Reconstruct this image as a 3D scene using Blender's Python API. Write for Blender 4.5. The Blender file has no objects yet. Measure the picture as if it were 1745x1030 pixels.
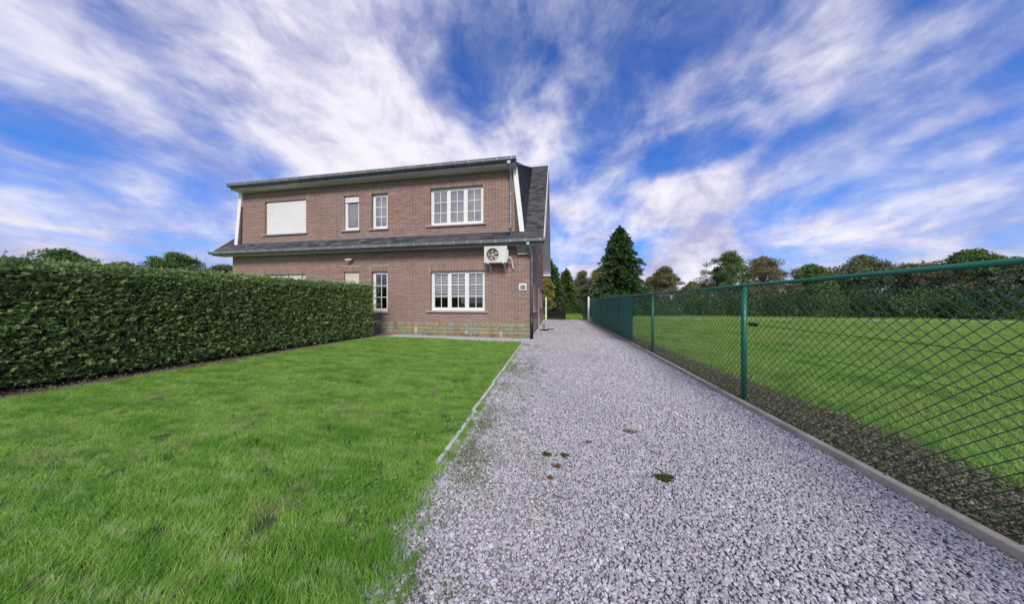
import bpy, math, random
import numpy as np
from mathutils import Vector
random.seed(7); rng = np.random.default_rng(7)
R = math.radians
S = bpy.context.scene
COL = S.collection

# ------------------------------------------------------------------ camera
H = 1.28
YAW = 9.70
cam_d = bpy.data.cameras.new('camera'); cam = bpy.data.objects.new('camera', cam_d); COL.objects.link(cam)
cam.location = (0, 0, H); cam.rotation_euler = (R(90), 0, R(YAW))
cam_d.sensor_width = 36; cam_d.lens = 36 * 436 / 1745; cam_d.clip_start = .02; cam_d.clip_end = 3000
cam_d.shift_y = .5 / 1745
S.camera = cam
TS, TC = math.sin(R(YAW)), math.cos(R(YAW))

# ------------------------------------------------------------------ sky
SUN_EL, SUN_AZ = 40, 166          # azimuth clockwise from +Y : behind and slightly right of the camera
w = bpy.data.worlds.new('World'); S.world = w; w.use_nodes = True
nt = w.node_tree; nt.nodes.clear()
def N(t, nt_=None, **k):
    n = (nt_ or nt).nodes.new(t)
    for a, b in k.items(): setattr(n, a, b)
    return n
def L(a, b, nt_=None): (nt_ or nt).links.new(a, b)
def math_(op, a, b=None, nt_=None, clamp=False):
    n = N('ShaderNodeMath', nt_, operation=op, use_clamp=clamp)
    for i, v in enumerate((a, b)):
        if v is None: continue
        if isinstance(v, (int, float)): n.inputs[i].default_value = v
        else: L(v, n.inputs[i], nt_)
    return n.outputs[0]
def vmath(op, a, b=None, nt_=None):
    n = N('ShaderNodeVectorMath', nt_, operation=op)
    for i, v in enumerate((a, b)):
        if v is None: continue
        if isinstance(v, tuple): n.inputs[i].default_value = v
        else: L(v, n.inputs[i], nt_)
    return n
out = N('ShaderNodeOutputWorld'); bg = N('ShaderNodeBackground'); L(bg.outputs[0], out.inputs[0])
sky = N('ShaderNodeTexSky', sky_type='NISHITA', sun_disc=False, sun_elevation=R(SUN_EL), sun_rotation=R(SUN_AZ))
sky.air_density = 1.0; sky.dust_density = .4; sky.ozone_density = 2.5
tc = N('ShaderNodeTexCoord')
nrm = vmath('NORMALIZE', tc.outputs['Generated']).outputs[0]
sep = N('ShaderNodeSeparateXYZ'); L(nrm, sep.inputs[0])
zz = math_('ADD', math_('MAXIMUM', sep.outputs[2], 0.0), .20)
px_ = math_('DIVIDE', sep.outputs[0], zz); py_ = math_('DIVIDE', sep.outputs[1], zz)
def comb(x, y, z=0.0):
    c = N('ShaderNodeCombineXYZ')
    for i, v in enumerate((x, y, z)):
        if isinstance(v, (int, float)): c.inputs[i].default_value = v
        else: L(v, c.inputs[i])
    return c.outputs[0]
def noise(vec, scale, detail=6, rough=.6, nt_=None, dist=0.0):
    n = N('ShaderNodeTexNoise', nt_); n.inputs['Scale'].default_value = scale; n.inputs['Detail'].default_value = detail
    n.inputs['Roughness'].default_value = rough; n.inputs['Distortion'].default_value = dist
    if vec is not None: L(vec, n.inputs['Vector'], nt_)
    return n
pvec = comb(px_, py_)
wn = noise(pvec, 1.3, 3, .5)
warp = vmath('SCALE', vmath('SUBTRACT', wn.outputs['Color'], (.5, .5, .5)).outputs[0]); warp.inputs[3].default_value = .55
pw = vmath('ADD', pvec, warp.outputs[0]).outputs[0]
st = vmath('MULTIPLY', pw, (2.2, 1.0, 1.0)).outputs[0]
n1 = noise(st, 1.4, 7, .50)
n2 = noise(vmath('MULTIPLY', vmath('ADD', nrm, vmath('MULTIPLY', warp.outputs[0], (.25, .25, .25)).outputs[0]).outputs[0], (1, 1, 1.7)).outputs[0], 5.2, 8, .55)
n3 = noise(vmath('ADD', pw, (7.3, 2.2, 0)).outputs[0], 3.2, 7, .55)
dens = math_('ADD', math_('ADD', math_('MULTIPLY', n1.outputs[0], .42), math_('MULTIPLY', n2.outputs[0], .48)), math_('MULTIPLY', n3.outputs[0], .20))
dens = math_('ADD', math_('MULTIPLY', dens, 2.0), -.60)
# large cloud banks and clear gaps : (azimuth deg east of +Y, elevation deg, angular radius deg, amount)
BANKS = []
def dirpx(x, y):
    a = (x - 872.5) / 436; b = (515.5 - y) / 436
    v = Vector((-TS + a * TC, TC + a * TS, b)); v.normalize(); return v
for x, y, r, a in [
    (520, 50, 12, .15), (620, 50, 10, .13), (700, 30, 9, .11), (500, 240, 14, .28), (600, 215, 10, .24), (700, 225, 9, .28), (790, 240, 8, .28), (870, 215, 7, .26),
    (900, 255, 6, .16), (560, 130, 7, .10),
    (680, 115, 5, -.20), (740, 130, 5, -.16), (800, 170, 5, -.14), (850, 110, 8, -.16), (930, 110, 10, -.24), (860, 40, 7, -.06), (1000, 150, 7, -.08), (560, 95, 4, -.10),
    (960, 190, 3, .12), (1180, 40, 8, -.18), (1110, 80, 7, -.08), (1040, 230, 4, -.14), (990, 285, 4, -.14), (1060, 30, 6, .05), (980, 40, 6, .05),
    (1110, 210, 4, .20), (1150, 185, 4, .18), (1200, 150, 5, .18), (1060, 260, 3, .20), (1020, 300, 3, .16), (1240, 100, 6, .14),
    (1180, 250, 5, -.30), (1250, 215, 5, -.34), (1110, 280, 3, -.20),
    (962, 345, 3, .40), (1010, 375, 3.5, .30), (1120, 355, 4.5, .40), (1180, 335, 4.5, .42), (1240, 330, 4.5, .40), (1190, 415, 3.5, .36), (1120, 440, 3, .20), (1000, 440, 4, .22), (1240, 410, 3, .22),
    (930, 310, 3, -.20), (1210, 380, 1.6, -.22), (1100, 395, 1.6, -.14), (1060, 325, 2, -.16)]:
    BANKS.append((dirpx(x, y), math.cos(R(r * 1.7)), a))
for az_, el_, r, a in ((188, 38, 26, .5), (160, 22, 18, .3), (215, 25, 22, .35)):     # the clouds mirrored in the windows
    az_, el_ = R(az_), R(el_); BANKS.append((Vector((math.sin(az_) * math.cos(el_), math.cos(az_) * math.cos(el_), math.sin(el_))), math.cos(R(r * 1.7)), a))
for d, c, a in BANKS:
    nv = vmath('ADD', nrm, math_('MULTIPLY', dens, 1e-9)).outputs[0]
    dt = N('ShaderNodeVectorMath', operation='DOT_PRODUCT'); L(nv, dt.inputs[0]); dt.inputs[1].default_value = d
    mr = N('ShaderNodeMapRange', interpolation_type='SMOOTHSTEP'); L(dt.outputs['Value'], mr.inputs[0])
    mr.inputs[1].default_value = c; mr.inputs[2].default_value = 1; mr.inputs[3].default_value = 0; mr.inputs[4].default_value = a * .62
    dens = math_('ADD', dens, mr.outputs[0])
mrc = N('ShaderNodeMapRange', interpolation_type='SMOOTHSTEP'); L(dens, mrc.inputs[0])
mrc.inputs[1].default_value = .22; mrc.inputs[2].default_value = .98
vl = noise(vmath('MULTIPLY', vmath('ADD', nrm, (3, 1, 2)).outputs[0], (1.3, .8, 1.2)).outputs[0], 5.0, 9, .66, None, .6)
veil = N('ShaderNodeMapRange'); L(vl.outputs[0], veil.inputs[0]); veil.inputs[1].default_value = .36; veil.inputs[2].default_value = .72; veil.inputs[3].default_value = 0; veil.inputs[4].default_value = .27
cover = math_('ADD', mrc.outputs[0], math_('MULTIPLY', veil.outputs[0], math_('SUBTRACT', 1.0, mrc.outputs[0])))
# near the horizon the clouds thicken
hz = N('ShaderNodeMapRange', interpolation_type='SMOOTHSTEP'); L(sep.outputs[2], hz.inputs[0])
hz.inputs[1].default_value = .0; hz.inputs[2].default_value = .30; hz.inputs[3].default_value = .55; hz.inputs[4].default_value = 0
cover = math_('ADD', cover, hz.outputs[0], clamp=True)
cs = N('ShaderNodeMapRange', interpolation_type='SMOOTHSTEP'); L(math_('ADD', math_('ADD', math_('MULTIPLY', dens, .16), math_('MULTIPLY', n2.outputs[0], .9)), math_('MULTIPLY', vl.outputs[0], .9)), cs.inputs[0]); cs.inputs[1].default_value = .74; cs.inputs[2].default_value = 1.26
ccol = N('ShaderNodeMix', data_type='RGBA'); L(cs.outputs[0], ccol.inputs[0])
ccol.inputs[6].default_value = (.34, .34, .54, 1); ccol.inputs[7].default_value = (.74, .72, .79, 1)
skym = N('ShaderNodeMix', data_type='RGBA', blend_type='MULTIPLY'); skym.inputs[0].default_value = 1
L(sky.outputs[0], skym.inputs[6]); skym.inputs[7].default_value = (.032, .076, .150, 1)
fin = N('ShaderNodeMix', data_type='RGBA'); L(cover, fin.inputs[0]); L(skym.outputs[2], fin.inputs[6]); L(ccol.outputs[2], fin.inputs[7])
L(fin.outputs[2], bg.inputs[0]); bg.inputs[1].default_value = 1.0
# ------------------------------------------------------------------ sun (veiled by cloud) and exposure
sd = bpy.data.lights.new('sun', 'SUN'); sun = bpy.data.objects.new('sun', sd); COL.objects.link(sun)
sd.energy = 2.5; sd.angle = R(16); sd.color = (1, .93, .82)
az = R(SUN_AZ); d = Vector((math.sin(az) * math.cos(R(SUN_EL)), math.cos(az) * math.cos(R(SUN_EL)), math.sin(R(SUN_EL))))
sun.rotation_euler = d.to_track_quat('Z', 'Y').to_euler()
S.view_settings.view_transform = 'Standard'; S.view_settings.look = 'None'; S.view_settings.gamma = 1
S.view_settings.use_curve_mapping = False; S.view_settings.exposure = 0.35

# ------------------------------------------------------------------ materials
def newmat(name):
    m = bpy.data.materials.new(name); m.use_nodes = True; t = m.node_tree; b = t.nodes['Principled BSDF']; return m, t, b
def ramp(t, fac, cols):
    r = N('ShaderNodeValToRGB', t); e = r.color_ramp.elements
    while len(e) < len(cols): e.new(.5)
    for i, c in enumerate(cols): e[i].position = i / (len(cols) - 1); e[i].color = (*c, 1)
    L(fac, r.inputs[0], t); return r.outputs[0]
def mix(t, fac, a, b, mode='MIX'):
    m = N('ShaderNodeMix', t, data_type='RGBA', blend_type=mode)
    for i, v in ((0, fac), (6, a), (7, b)):
        if isinstance(v, (int, float)): m.inputs[i].default_value = v
        elif isinstance(v, tuple): m.inputs[i].default_value = (*v, 1) if len(v) == 3 else v
        else: L(v, m.inputs[i], t)
    return m.outputs[2]
def mrange(t, v, a, b, c=0, d=1):
    m = N('ShaderNodeMapRange', t); L(v, m.inputs[0], t)
    for i, x in enumerate((a, b, c, d)): m.inputs[i + 1].default_value = x
    return m.outputs[0]
def rnd(t):
    g = N('ShaderNodeNewGeometry', t); o = N('ShaderNodeObjectInfo', t)
    return math_('FRACT', math_('ADD', g.outputs['Random Per Island'], math_('MULTIPLY', o.outputs['Random'], 7.13, t), t), None, t)
def wpos(t): return N('ShaderNodeNewGeometry', t).outputs['Position']
def bump(t, b, h, strength=.3, dist=.01):
    n = N('ShaderNodeBump', t); n.inputs['Strength'].default_value = strength; n.inputs['Distance'].default_value = dist
    L(h, n.inputs['Height'], t); L(n.outputs[0], b.inputs['Normal'], t)
def M(name, col, rough=.6, var=.12, scale=4.0, metal=0, bmp=.15, dirt=None, dirt_amt=.4, dirt_scale=1.3, bscale=60):
    m, t, b = newmat(name); p = wpos(t)
    n = noise(p, scale, 5, .6, t)
    lo = tuple(c * (1 - var) for c in col); hi = tuple(min(1, c * (1 + var)) for c in col)
    c = mix(t, mrange(t, n.outputs[0], .3, .7), lo, hi)
    if dirt:
        dn = noise(p, dirt_scale, 7, .7, t); c = mix(t, mrange(t, dn.outputs[0], .5, .75, 0, dirt_amt), c, dirt)
    L(c, b.inputs['Base Color'], t); b.inputs['Roughness'].default_value = rough; b.inputs['Metallic'].default_value = metal
    if bmp: bump(t, b, noise(p, bscale, 3, .6, t).outputs[0], bmp, .004)
    return m
def Mr(name, cols, rough=.85, bmp=.4, patch=None, amt=.3, pscale=.8, bscale=70, speck=None):
    m, t, b = newmat(name); p = wpos(t)
    c = ramp(t, rnd(t), cols)
    if patch: c = mix(t, mrange(t, noise(p, pscale, 6, .65, t).outputs[0], .42, .72, 0, amt), c, patch)
    if speck: c = mix(t, mrange(t, noise(p, speck[1], 3, .6, t).outputs[0], speck[2], speck[2] + .06), c, speck[0])
    c = mix(t, .35, c, ramp(t, noise(p, bscale * .6, 4, .6, t).outputs[0], [(.5, .5, .5), (1, 1, 1), (1.0, 1.0, 1.0)]), 'MULTIPLY')
    if name.startswith(('brick', 'plinth')):     # rain streaks and grime
        sk_ = noise(vmath('MULTIPLY', p, (5.0, 5.0, .45), t).outputs[0], 1.0, 5, .6, t); c = mix(t, mrange(t, sk_.outputs[0], .48, .74, 0, .38), c, (.10, .085, .07))
        lo_ = N('ShaderNodeSeparateXYZ', t); L(p, lo_.inputs[0], t); sp_ = math_('ADD', lo_.outputs[2], math_('MULTIPLY', noise(p, 6, 4, .6, t).outputs[0], .25, t), t)
        c = mix(t, mrange(t, sp_, .10, .30, .45, 0), c, (.07, .075, .045))
    L(c, b.inputs['Base Color'], t); b.inputs['Roughness'].default_value = rough
    bump(t, b, noise(p, bscale, 4, .7, t).outputs[0], bmp, .004)
    return m
def Mleaf(name, cols, patch=None, amt=.5, pscale=1.0, trans=.28, rough=.55, dry=None, dryscale=.9, drymin=.58):
    m, t, b = newmat(name); p = wpos(t)
    c = ramp(t, rnd(t), cols)
    if patch: c = mix(t, mrange(t, noise(p, pscale, 4, .6, t).outputs[0], .38, .66, 0, amt), c, patch)
    if dry: c = mix(t, mrange(t, noise(p, dryscale, 6, .7, t).outputs[0], drymin, drymin + .12, 0, .85), c, dry)
    L(c, b.inputs['Base Color'], t); b.inputs['Roughness'].default_value = rough; b.inputs['Specular IOR Level'].default_value = .25
    tr = N('ShaderNodeBsdfTranslucent', t); L(c, tr.inputs[0], t)
    mx = N('ShaderNodeMixShader', t); mx.inputs[0].default_value = trans
    L(b.outputs[0], mx.inputs[1], t); L(tr.outputs[0], mx.inputs[2], t); L(mx.outputs[0], t.nodes['Material Output'].inputs[0], t)
    return m
def Mglass(name, refl=.14, tint=(.80, .83, .85)):
    m, t, b = newmat(name); t.nodes.remove(b)
    tr = N('ShaderNodeBsdfTransparent', t); tr.inputs[0].default_value = (*tint, 1)
    gl = N('ShaderNodeBsdfGlossy', t); gl.inputs['Roughness'].default_value = .015
    p = wpos(t); bn = N('ShaderNodeBump', t); bn.inputs['Strength'].default_value = .04; bn.inputs['Distance'].default_value = .02
    L(noise(p, 1.8, 2, .5, t).outputs[0], bn.inputs['Height'], t); L(bn.outputs[0], gl.inputs['Normal'], t)
    lw = N('ShaderNodeLayerWeight', t); lw.inputs[0].default_value = .35
    f = mrange(t, lw.outputs['Fresnel'], 0, 1, refl, 1)
    mx = N('ShaderNodeMixShader', t); L(f, mx.inputs[0], t); L(tr.outputs[0], mx.inputs[1], t); L(gl.outputs[0], mx.inputs[2], t)
    L(mx.outputs[0], t.nodes['Material Output'].inputs[0], t); return m

m_brick = Mr('brick', [(.20, .112, .095), (.245, .138, .115), (.275, .158, .132), (.215, .12, .105), (.33, .20, .165), (.26, .148, .122)], .85, .4, (.27, .21, .17), .6, .35, 60)
m_mortar = M('mortar', (.50, .43, .38), .95, .15, 9, bmp=.5)
stone_cols = {'green': [(.25, .25, .185), (.31, .32, .24), (.27, .28, .21)], 'tan': [(.33, .27, .165), (.38, .31, .19), (.29, .24, .15)],
              'ochre': [(.40, .28, .13), (.34, .22, .11), (.44, .33, .18)], 'mauve': [(.23, .16, .145), (.20, .15, .14), (.25, .18, .155)],
              'pale': [(.46, .42, .38), (.42, .40, .35), (.50, .44, .42)]}
m_stone = {k: Mr('plinth_stone_' + k, v, .85, .7, (.20, .19, .13), .45, 3.0, 30) for k, v in stone_cols.items()}
m_plmortar = M('plinth_mortar', (.17, .16, .13), .95, .2, 10)
m_slate = Mr('roof_slate', [(.022, .022, .026), (.065, .064, .068), (.115, .112, .118), (.045, .044, .048)], .8, .4, (.08, .078, .075), .4, 1.2, 50, speck=((.22, .22, .20), 26, .64))
m_cheek = Mr('cheek_slate', [(.04, .044, .056), (.085, .092, .112), (.13, .14, .165)], .8, .3, None, .3, 1.2, 50)
m_moss = M('roof_moss', (.035, .045, .018), .95, .4, 30, bmp=.6)
m_zinc = M('zinc', (.21, .22, .25), .45, .22, 3.5, metal=.2, bmp=.05, dirt=(.12, .125, .14), dirt_amt=.6, dirt_scale=3)
m_zinclight = M('zinc_strap', (.42, .44, .48), .4, .12, 6, metal=.4, bmp=0)
m_soffit = M('soffit_board', (.66, .62, .66), .6, .07, 1.2, bmp=.05, dirt=(.22, .21, .20), dirt_amt=.4)
m_greybox = M('grey_eave_box', (.27, .27, .265), .6, .08, 3, bmp=.05)
m_white = M('white_pvc', (.80, .79, .80), .35, .03, 2, bmp=.03, dirt=(.6, .59, .57), dirt_amt=.25)
m_verge = M('verge_zinc', (.52, .53, .60), .4, .08, 3, bmp=.05, dirt=(.3, .3, .33), dirt_amt=.4)
m_bluestone = M('blue_stone_sill', (.36, .35, .34), .7, .16, 8, bmp=.3)
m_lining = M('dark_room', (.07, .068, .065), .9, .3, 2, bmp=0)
m_blind = M('blind_fabric', (.93, .92, .90), .8, .06, 9, bmp=.1)
m_sheer = M('sheer_blind', (.26, .26, .25), .85, .1, 9, bmp=0)
m_net = M('net_curtain', (.34, .33, .35), .9, .35, 22, bmp=0)
m_voile = M('voile_curtain', (.42, .41, .44), .9, .12, 4, bmp=0)
m_glass = Mglass('window_glass', .34, (.86, .88, .90))
m_glassd = Mglass('window_glass_ground', .12, (.92, .93, .94))
m_shutter = M('shutter_white', (.78, .78, .80), .45, .03, 3, bmp=0, dirt=(.6, .58, .54), dirt_amt=.3)
m_shutterc = M('shutter_cream', (.62, .60, .52), .5, .05, 3, bmp=0, dirt=(.45, .42, .34), dirt_amt=.35)
m_ac = M('ac_casing', (.66, .65, .62), .45, .04, 3, bmp=0, dirt=(.45, .43, .38), dirt_amt=.35, dirt_scale=5)
m_fan = M('fan_blade', (.44, .39, .28), .5, .1, 8, bmp=0)
m_black = M('black_plastic', (.018, .018, .02), .45, .2, 6, bmp=.05)
m_blackm = M('black_iron', (.022, .023, .025), .5, .2, 6, bmp=.1)
m_galv = M('galvanised', (.38, .38, .38), .4, .12, 8, metal=.6, bmp=.05)
m_green = M('green_coated_steel', (.012, .135, .085), .38, .18, 5, bmp=.05, dirt=(.03, .08, .05), dirt_amt=.4, dirt_scale=6)
m_wire = M('green_wire', (.014, .075, .05), .45, .15, 9, bmp=0)
m_concrete = M('edging_concrete', (.46, .41, .33), .9, .2, 5, bmp=.5, dirt=(.12, .12, .07), dirt_amt=.6, dirt_scale=4)
m_kerb = M('lawn_edging', (.52, .50, .46), .9, .25, 9, bmp=.6, dirt=(.14, .15, .07), dirt_amt=.7, dirt_scale=5)
m_wood = Mr('bark', [(.10, .08, .06), (.14, .11, .085)], .95, .8, (.08, .09, .05), .5, 2, 20)
m_gravel = Mr('gravel_stone', [(.30, .28, .315), (.47, .45, .485), (.37, .35, .39), (.66, .64, .675), (.33, .31, .345), (.53, .51, .545), (.20, .195, .215)], .75, .3, (.29, .28, .30), .6, .45, 90)
m_pebble = Mr('white_pebble', [(.34, .37, .385), (.47, .50, .51), (.40, .415, .42), (.28, .32, .335)], .75, .3, None, .3, .7, 90)
m_bed = Mr('gravel_bed', [(.30, .285, .30), (.30, .285, .30)], .95, .9, (.15, .145, .14), .5, 3, 110)
m_soil = M('soil', (.20, .155, .12), .97, .35, 14, bmp=.8, dirt=(.04, .05, .02), dirt_amt=.6, dirt_scale=3)
m_lawnbed = M('lawn_soil', (.03, .06, .014), .97, .35, 10, bmp=.8, dirt=(.06, .06, .03), dirt_amt=.5, dirt_scale=2)
m_field = M('field_turf', (.09, .20, .025), .95, .25, .6, bmp=.6, dirt=(.10, .13, .04), dirt_amt=.5, dirt_scale=.5)
m_ground = M('far_ground', (.05, .10, .025), .95, .3, .05, bmp=0)
def Mlawn():
    m, t, b = newmat('grass_blade'); p = wpos(t)
    mp = N('ShaderNodeMapping', t); L(p, mp.inputs[0], t); mp.inputs['Rotation'].default_value = (0, 0, R(38)); mp.inputs['Scale'].default_value = (1, 3.2, 1)
    c = ramp(t, rnd(t), [(.10, .23, .022), (.23, .45, .05), (.38, .61, .11), (.16, .33, .032), (.52, .70, .22)])
    c = mix(t, mrange(t, noise(mp.outputs[0], 1.5, 5, .6, t).outputs[0], .42, .60, 0, .75), c, (.10, .29, .018))
    c = mix(t, mrange(t, noise(mp.outputs[0], 4.2, 5, .65, t).outputs[0], .52, .66, 0, .7), c, (.42, .56, .21))
    c = mix(t, mrange(t, noise(p, 2.6, 6, .7, t).outputs[0], .57, .66, 0, .75), c, (.30, .30, .14))
    c = mix(t, mrange(t, noise(p, 5.5, 4, .6, t).outputs[0], .64, .70, 0, .8), c, (.10, .085, .05))
    L(c, b.inputs['Base Color'], t); b.inputs['Roughness'].default_value = .5; b.inputs['Specular IOR Level'].default_value = .3
    tr = N('ShaderNodeBsdfTranslucent', t); L(c, tr.inputs[0], t); mx = N('ShaderNodeMixShader', t); mx.inputs[0].default_value = .35
    L(b.outputs[0], mx.inputs[1], t); L(tr.outputs[0], mx.inputs[2], t); L(mx.outputs[0], t.nodes['Material Output'].inputs[0], t); return m
m_grass = Mlawn()
m_unused = Mleaf('grass_fringe', [(.13, .30, .030), (.20, .42, .050), (.29, .50, .09), (.16, .36, .04), (.38, .56, .16)], (.11, .34, .02), .65, 1.1, .45, .5, (.36, .36, .14), .75, .575)
m_grassf = Mleaf('field_grass_blade', [(.20, .37, .05), (.27, .47, .07), (.36, .53, .12)], (.38, .46, .15), .75, .45, .42, .6, (.12, .24, .04), 1.1, .52)
m_clover = Mleaf('clover_leaf', [(.09, .26, .035), (.13, .33, .05), (.17, .38, .07)], None, 0, 1, .3)
m_hedge = Mleaf('hedge_leaf', [(.10, .17, .06), (.20, .32, .10), (.33, .48, .16), (.14, .24, .08), (.50, .62, .27)], (.13, .20, .085), .6, 1.6, .3, .5, (.28, .16, .10), 1.9, .64)
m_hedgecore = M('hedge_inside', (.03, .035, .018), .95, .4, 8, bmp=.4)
m_moss2 = Mleaf('moss', [(.05, .075, .015), (.08, .10, .025), (.04, .05, .015)], None, 0, 1, .1, .9)
m_litter = Mleaf('leaf_litter', [(.15, .12, .085), (.22, .18, .13), (.10, .09, .06), (.12, .14, .06), (.27, .23, .17)], None, 0, 1, .1, .8)
m_deadleaf = Mleaf('dead_leaf', [(.14, .075, .04), (.18, .10, .05)], None, 0, 1, .1, .7)

# ------------------------------------------------------------------ mesh helpers
def wl(o):
    v = Vector((0, 0, 0))
    while o: v += o.location; o = o.parent
    return v
class MB:
    def __init__(s): s.v = []; s.f = []
    def add(s, vs, fs):
        n = len(s.v); s.v += [tuple(v) for v in vs]; s.f += [tuple(i + n for i in f) for f in fs]; return s
    def box(s, x0, y0, z0, x1, y1, z1):
        return s.add([(x0, y0, z0), (x1, y0, z0), (x1, y1, z0), (x0, y1, z0), (x0, y0, z1), (x1, y0, z1), (x1, y1, z1), (x0, y1, z1)],
                     [(0, 3, 2, 1), (4, 5, 6, 7), (0, 1, 5, 4), (1, 2, 6, 5), (2, 3, 7, 6), (3, 0, 4, 7)])
    def chbox(s, x0, y0, z0, x1, y1, z1, c):      # box whose front (-y) edge is chamfered
        return s.add([(x0 + c, y0, z0 + c), (x1 - c, y0, z0 + c), (x1 - c, y0, z1 - c), (x0 + c, y0, z1 - c),
                      (x0, y0 + c, z0), (x1, y0 + c, z0), (x1, y0 + c, z1), (x0, y0 + c, z1), (x0, y1, z0), (x1, y1, z0), (x1, y1, z1), (x0, y1, z1)],
                     [(0, 1, 2, 3), (0, 4, 5, 1), (1, 5, 6, 2), (2, 6, 7, 3), (3, 7, 4, 0), (4, 8, 9, 5), (5, 9, 10, 6), (6, 10, 11, 7), (7, 11, 8, 4)])
    def quad(s, a, b, c, d): return s.add([a, b, c, d], [(0, 1, 2, 3)])
    def prism(s, prof, x0, x1, axis='x'):           # closed profile extruded along an axis; prof = (y,z) for x, (x,z) for y
        n = len(prof)
        if axis == 'x': a = [(x0, p, q) for p, q in prof]; b = [(x1, p, q) for p, q in prof]
        elif axis == 'y': a = [(p, x0, q) for p, q in prof]; b = [(p, x1, q) for p, q in prof]
        else: a = [(p, q, x0) for p, q in prof]; b = [(p, q, x1) for p, q in prof]
        return s.add(a + b, [tuple(range(n))[::-1], tuple(range(n, 2 * n))] + [(i, (i + 1) % n, n + (i + 1) % n, n + i) for i in range(n)])
    def tube(s, pts, rad, n=10, caps=True):
        pts = [Vector(p) for p in pts]; rs = rad if isinstance(rad, (list, tuple)) else [rad] * len(pts)
        base = len(s.v); prev = None
        for i, p in enumerate(pts):
            t = (pts[min(i + 1, len(pts) - 1)] - pts[max(i - 1, 0)]).normalized()
            if prev is None: u = t.orthogonal().normalized()
            else:
                u = prev - t * prev.dot(t); u = u.normalized() if u.length > 1e-6 else t.orthogonal().normalized()
            prev = u; w_ = t.cross(u)
            for k in range(n):
                a = 2 * math.pi * k / n; s.v.append(tuple(p + (u * math.cos(a) + w_ * math.sin(a)) * rs[i]))
        for i in range(len(pts) - 1):
            for k in range(n):
                a = base + i * n + k; b = base + i * n + (k + 1) % n
                s.f.append((a, b, b + n, a + n))
        if caps:
            s.f.append(tuple(range(base, base + n))[::-1]); e = base + (len(pts) - 1) * n; s.f.append(tuple(range(e, e + n)))
        return s
    def disc(s, c, r0, r1, y0, y1, n=32):            # ring round the y axis
        b = len(s.v)
        for k in range(n):
            a = 2 * math.pi * k / n; ca, sa = math.cos(a), math.sin(a)
            for r, y in ((r0, y0), (r1, y0), (r1, y1), (r0, y1)): s.v.append((c[0] + r * ca, y, c[1] + r * sa))
        for k in range(n):
            i = b + k * 4; j = b + ((k + 1) % n) * 4
            for q in range(4): s.f.append((i + q, i + (q + 1) % 4, j + (q + 1) % 4, j + q))
        return s
    def mesh(s, name, origin=(0, 0, 0), smooth=False):
        m = bpy.data.meshes.new(name); o = origin
        m.from_pydata([(v[0] - o[0], v[1] - o[1], v[2] - o[2]) for v in s.v], [], s.f); m.update()
        if smooth: m.polygons.foreach_set('use_smooth', [True] * len(m.polygons))
        return m
    def build(s, name, mt, parent=None, smooth=False, **k):
        m = s.mesh(name, wl(parent) if parent else (0, 0, 0), smooth); m.materials.append(mt)
        return link(name, m, parent, **k)
def link(name, m, parent=None, loc=None, **k):
    o = bpy.data.objects.new(name, m); COL.objects.link(o)
    if parent: o.parent = parent
    if loc is not None: o.location = Vector(loc) - (wl(parent) if parent else Vector((0, 0, 0)))
    tag(o, **k); return o
def tag(o, label=None, cat=None, group=None, kind=None):
    if label: o['label'] = label
    if cat: o['category'] = cat
    if group: o['group'] = group
    if kind: o['kind'] = kind
    return o
def empty(name, loc, label, cat, group=None):
    o = bpy.data.objects.new(name, None); COL.objects.link(o); o.location = loc; o.empty_display_size = .2
    return tag(o, label, cat, group)
def fastmesh(name, V, nq, mt, smooth=False):        # V (n*nq,3): n polygons of nq corners each
    V = np.asarray(V, dtype=np.float32).reshape(-1, 3); n = len(V) // nq
    m = bpy.data.meshes.new(name); m.vertices.add(len(V)); m.vertices.foreach_set('co', V.ravel())
    m.loops.add(len(V)); m.loops.foreach_set('vertex_index', np.arange(len(V), dtype=np.int32))
    m.polygons.add(n); m.polygons.foreach_set('loop_start', np.arange(n, dtype=np.int32) * nq)
    m.update(calc_edges=True); m.materials.append(mt)
    return m
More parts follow.
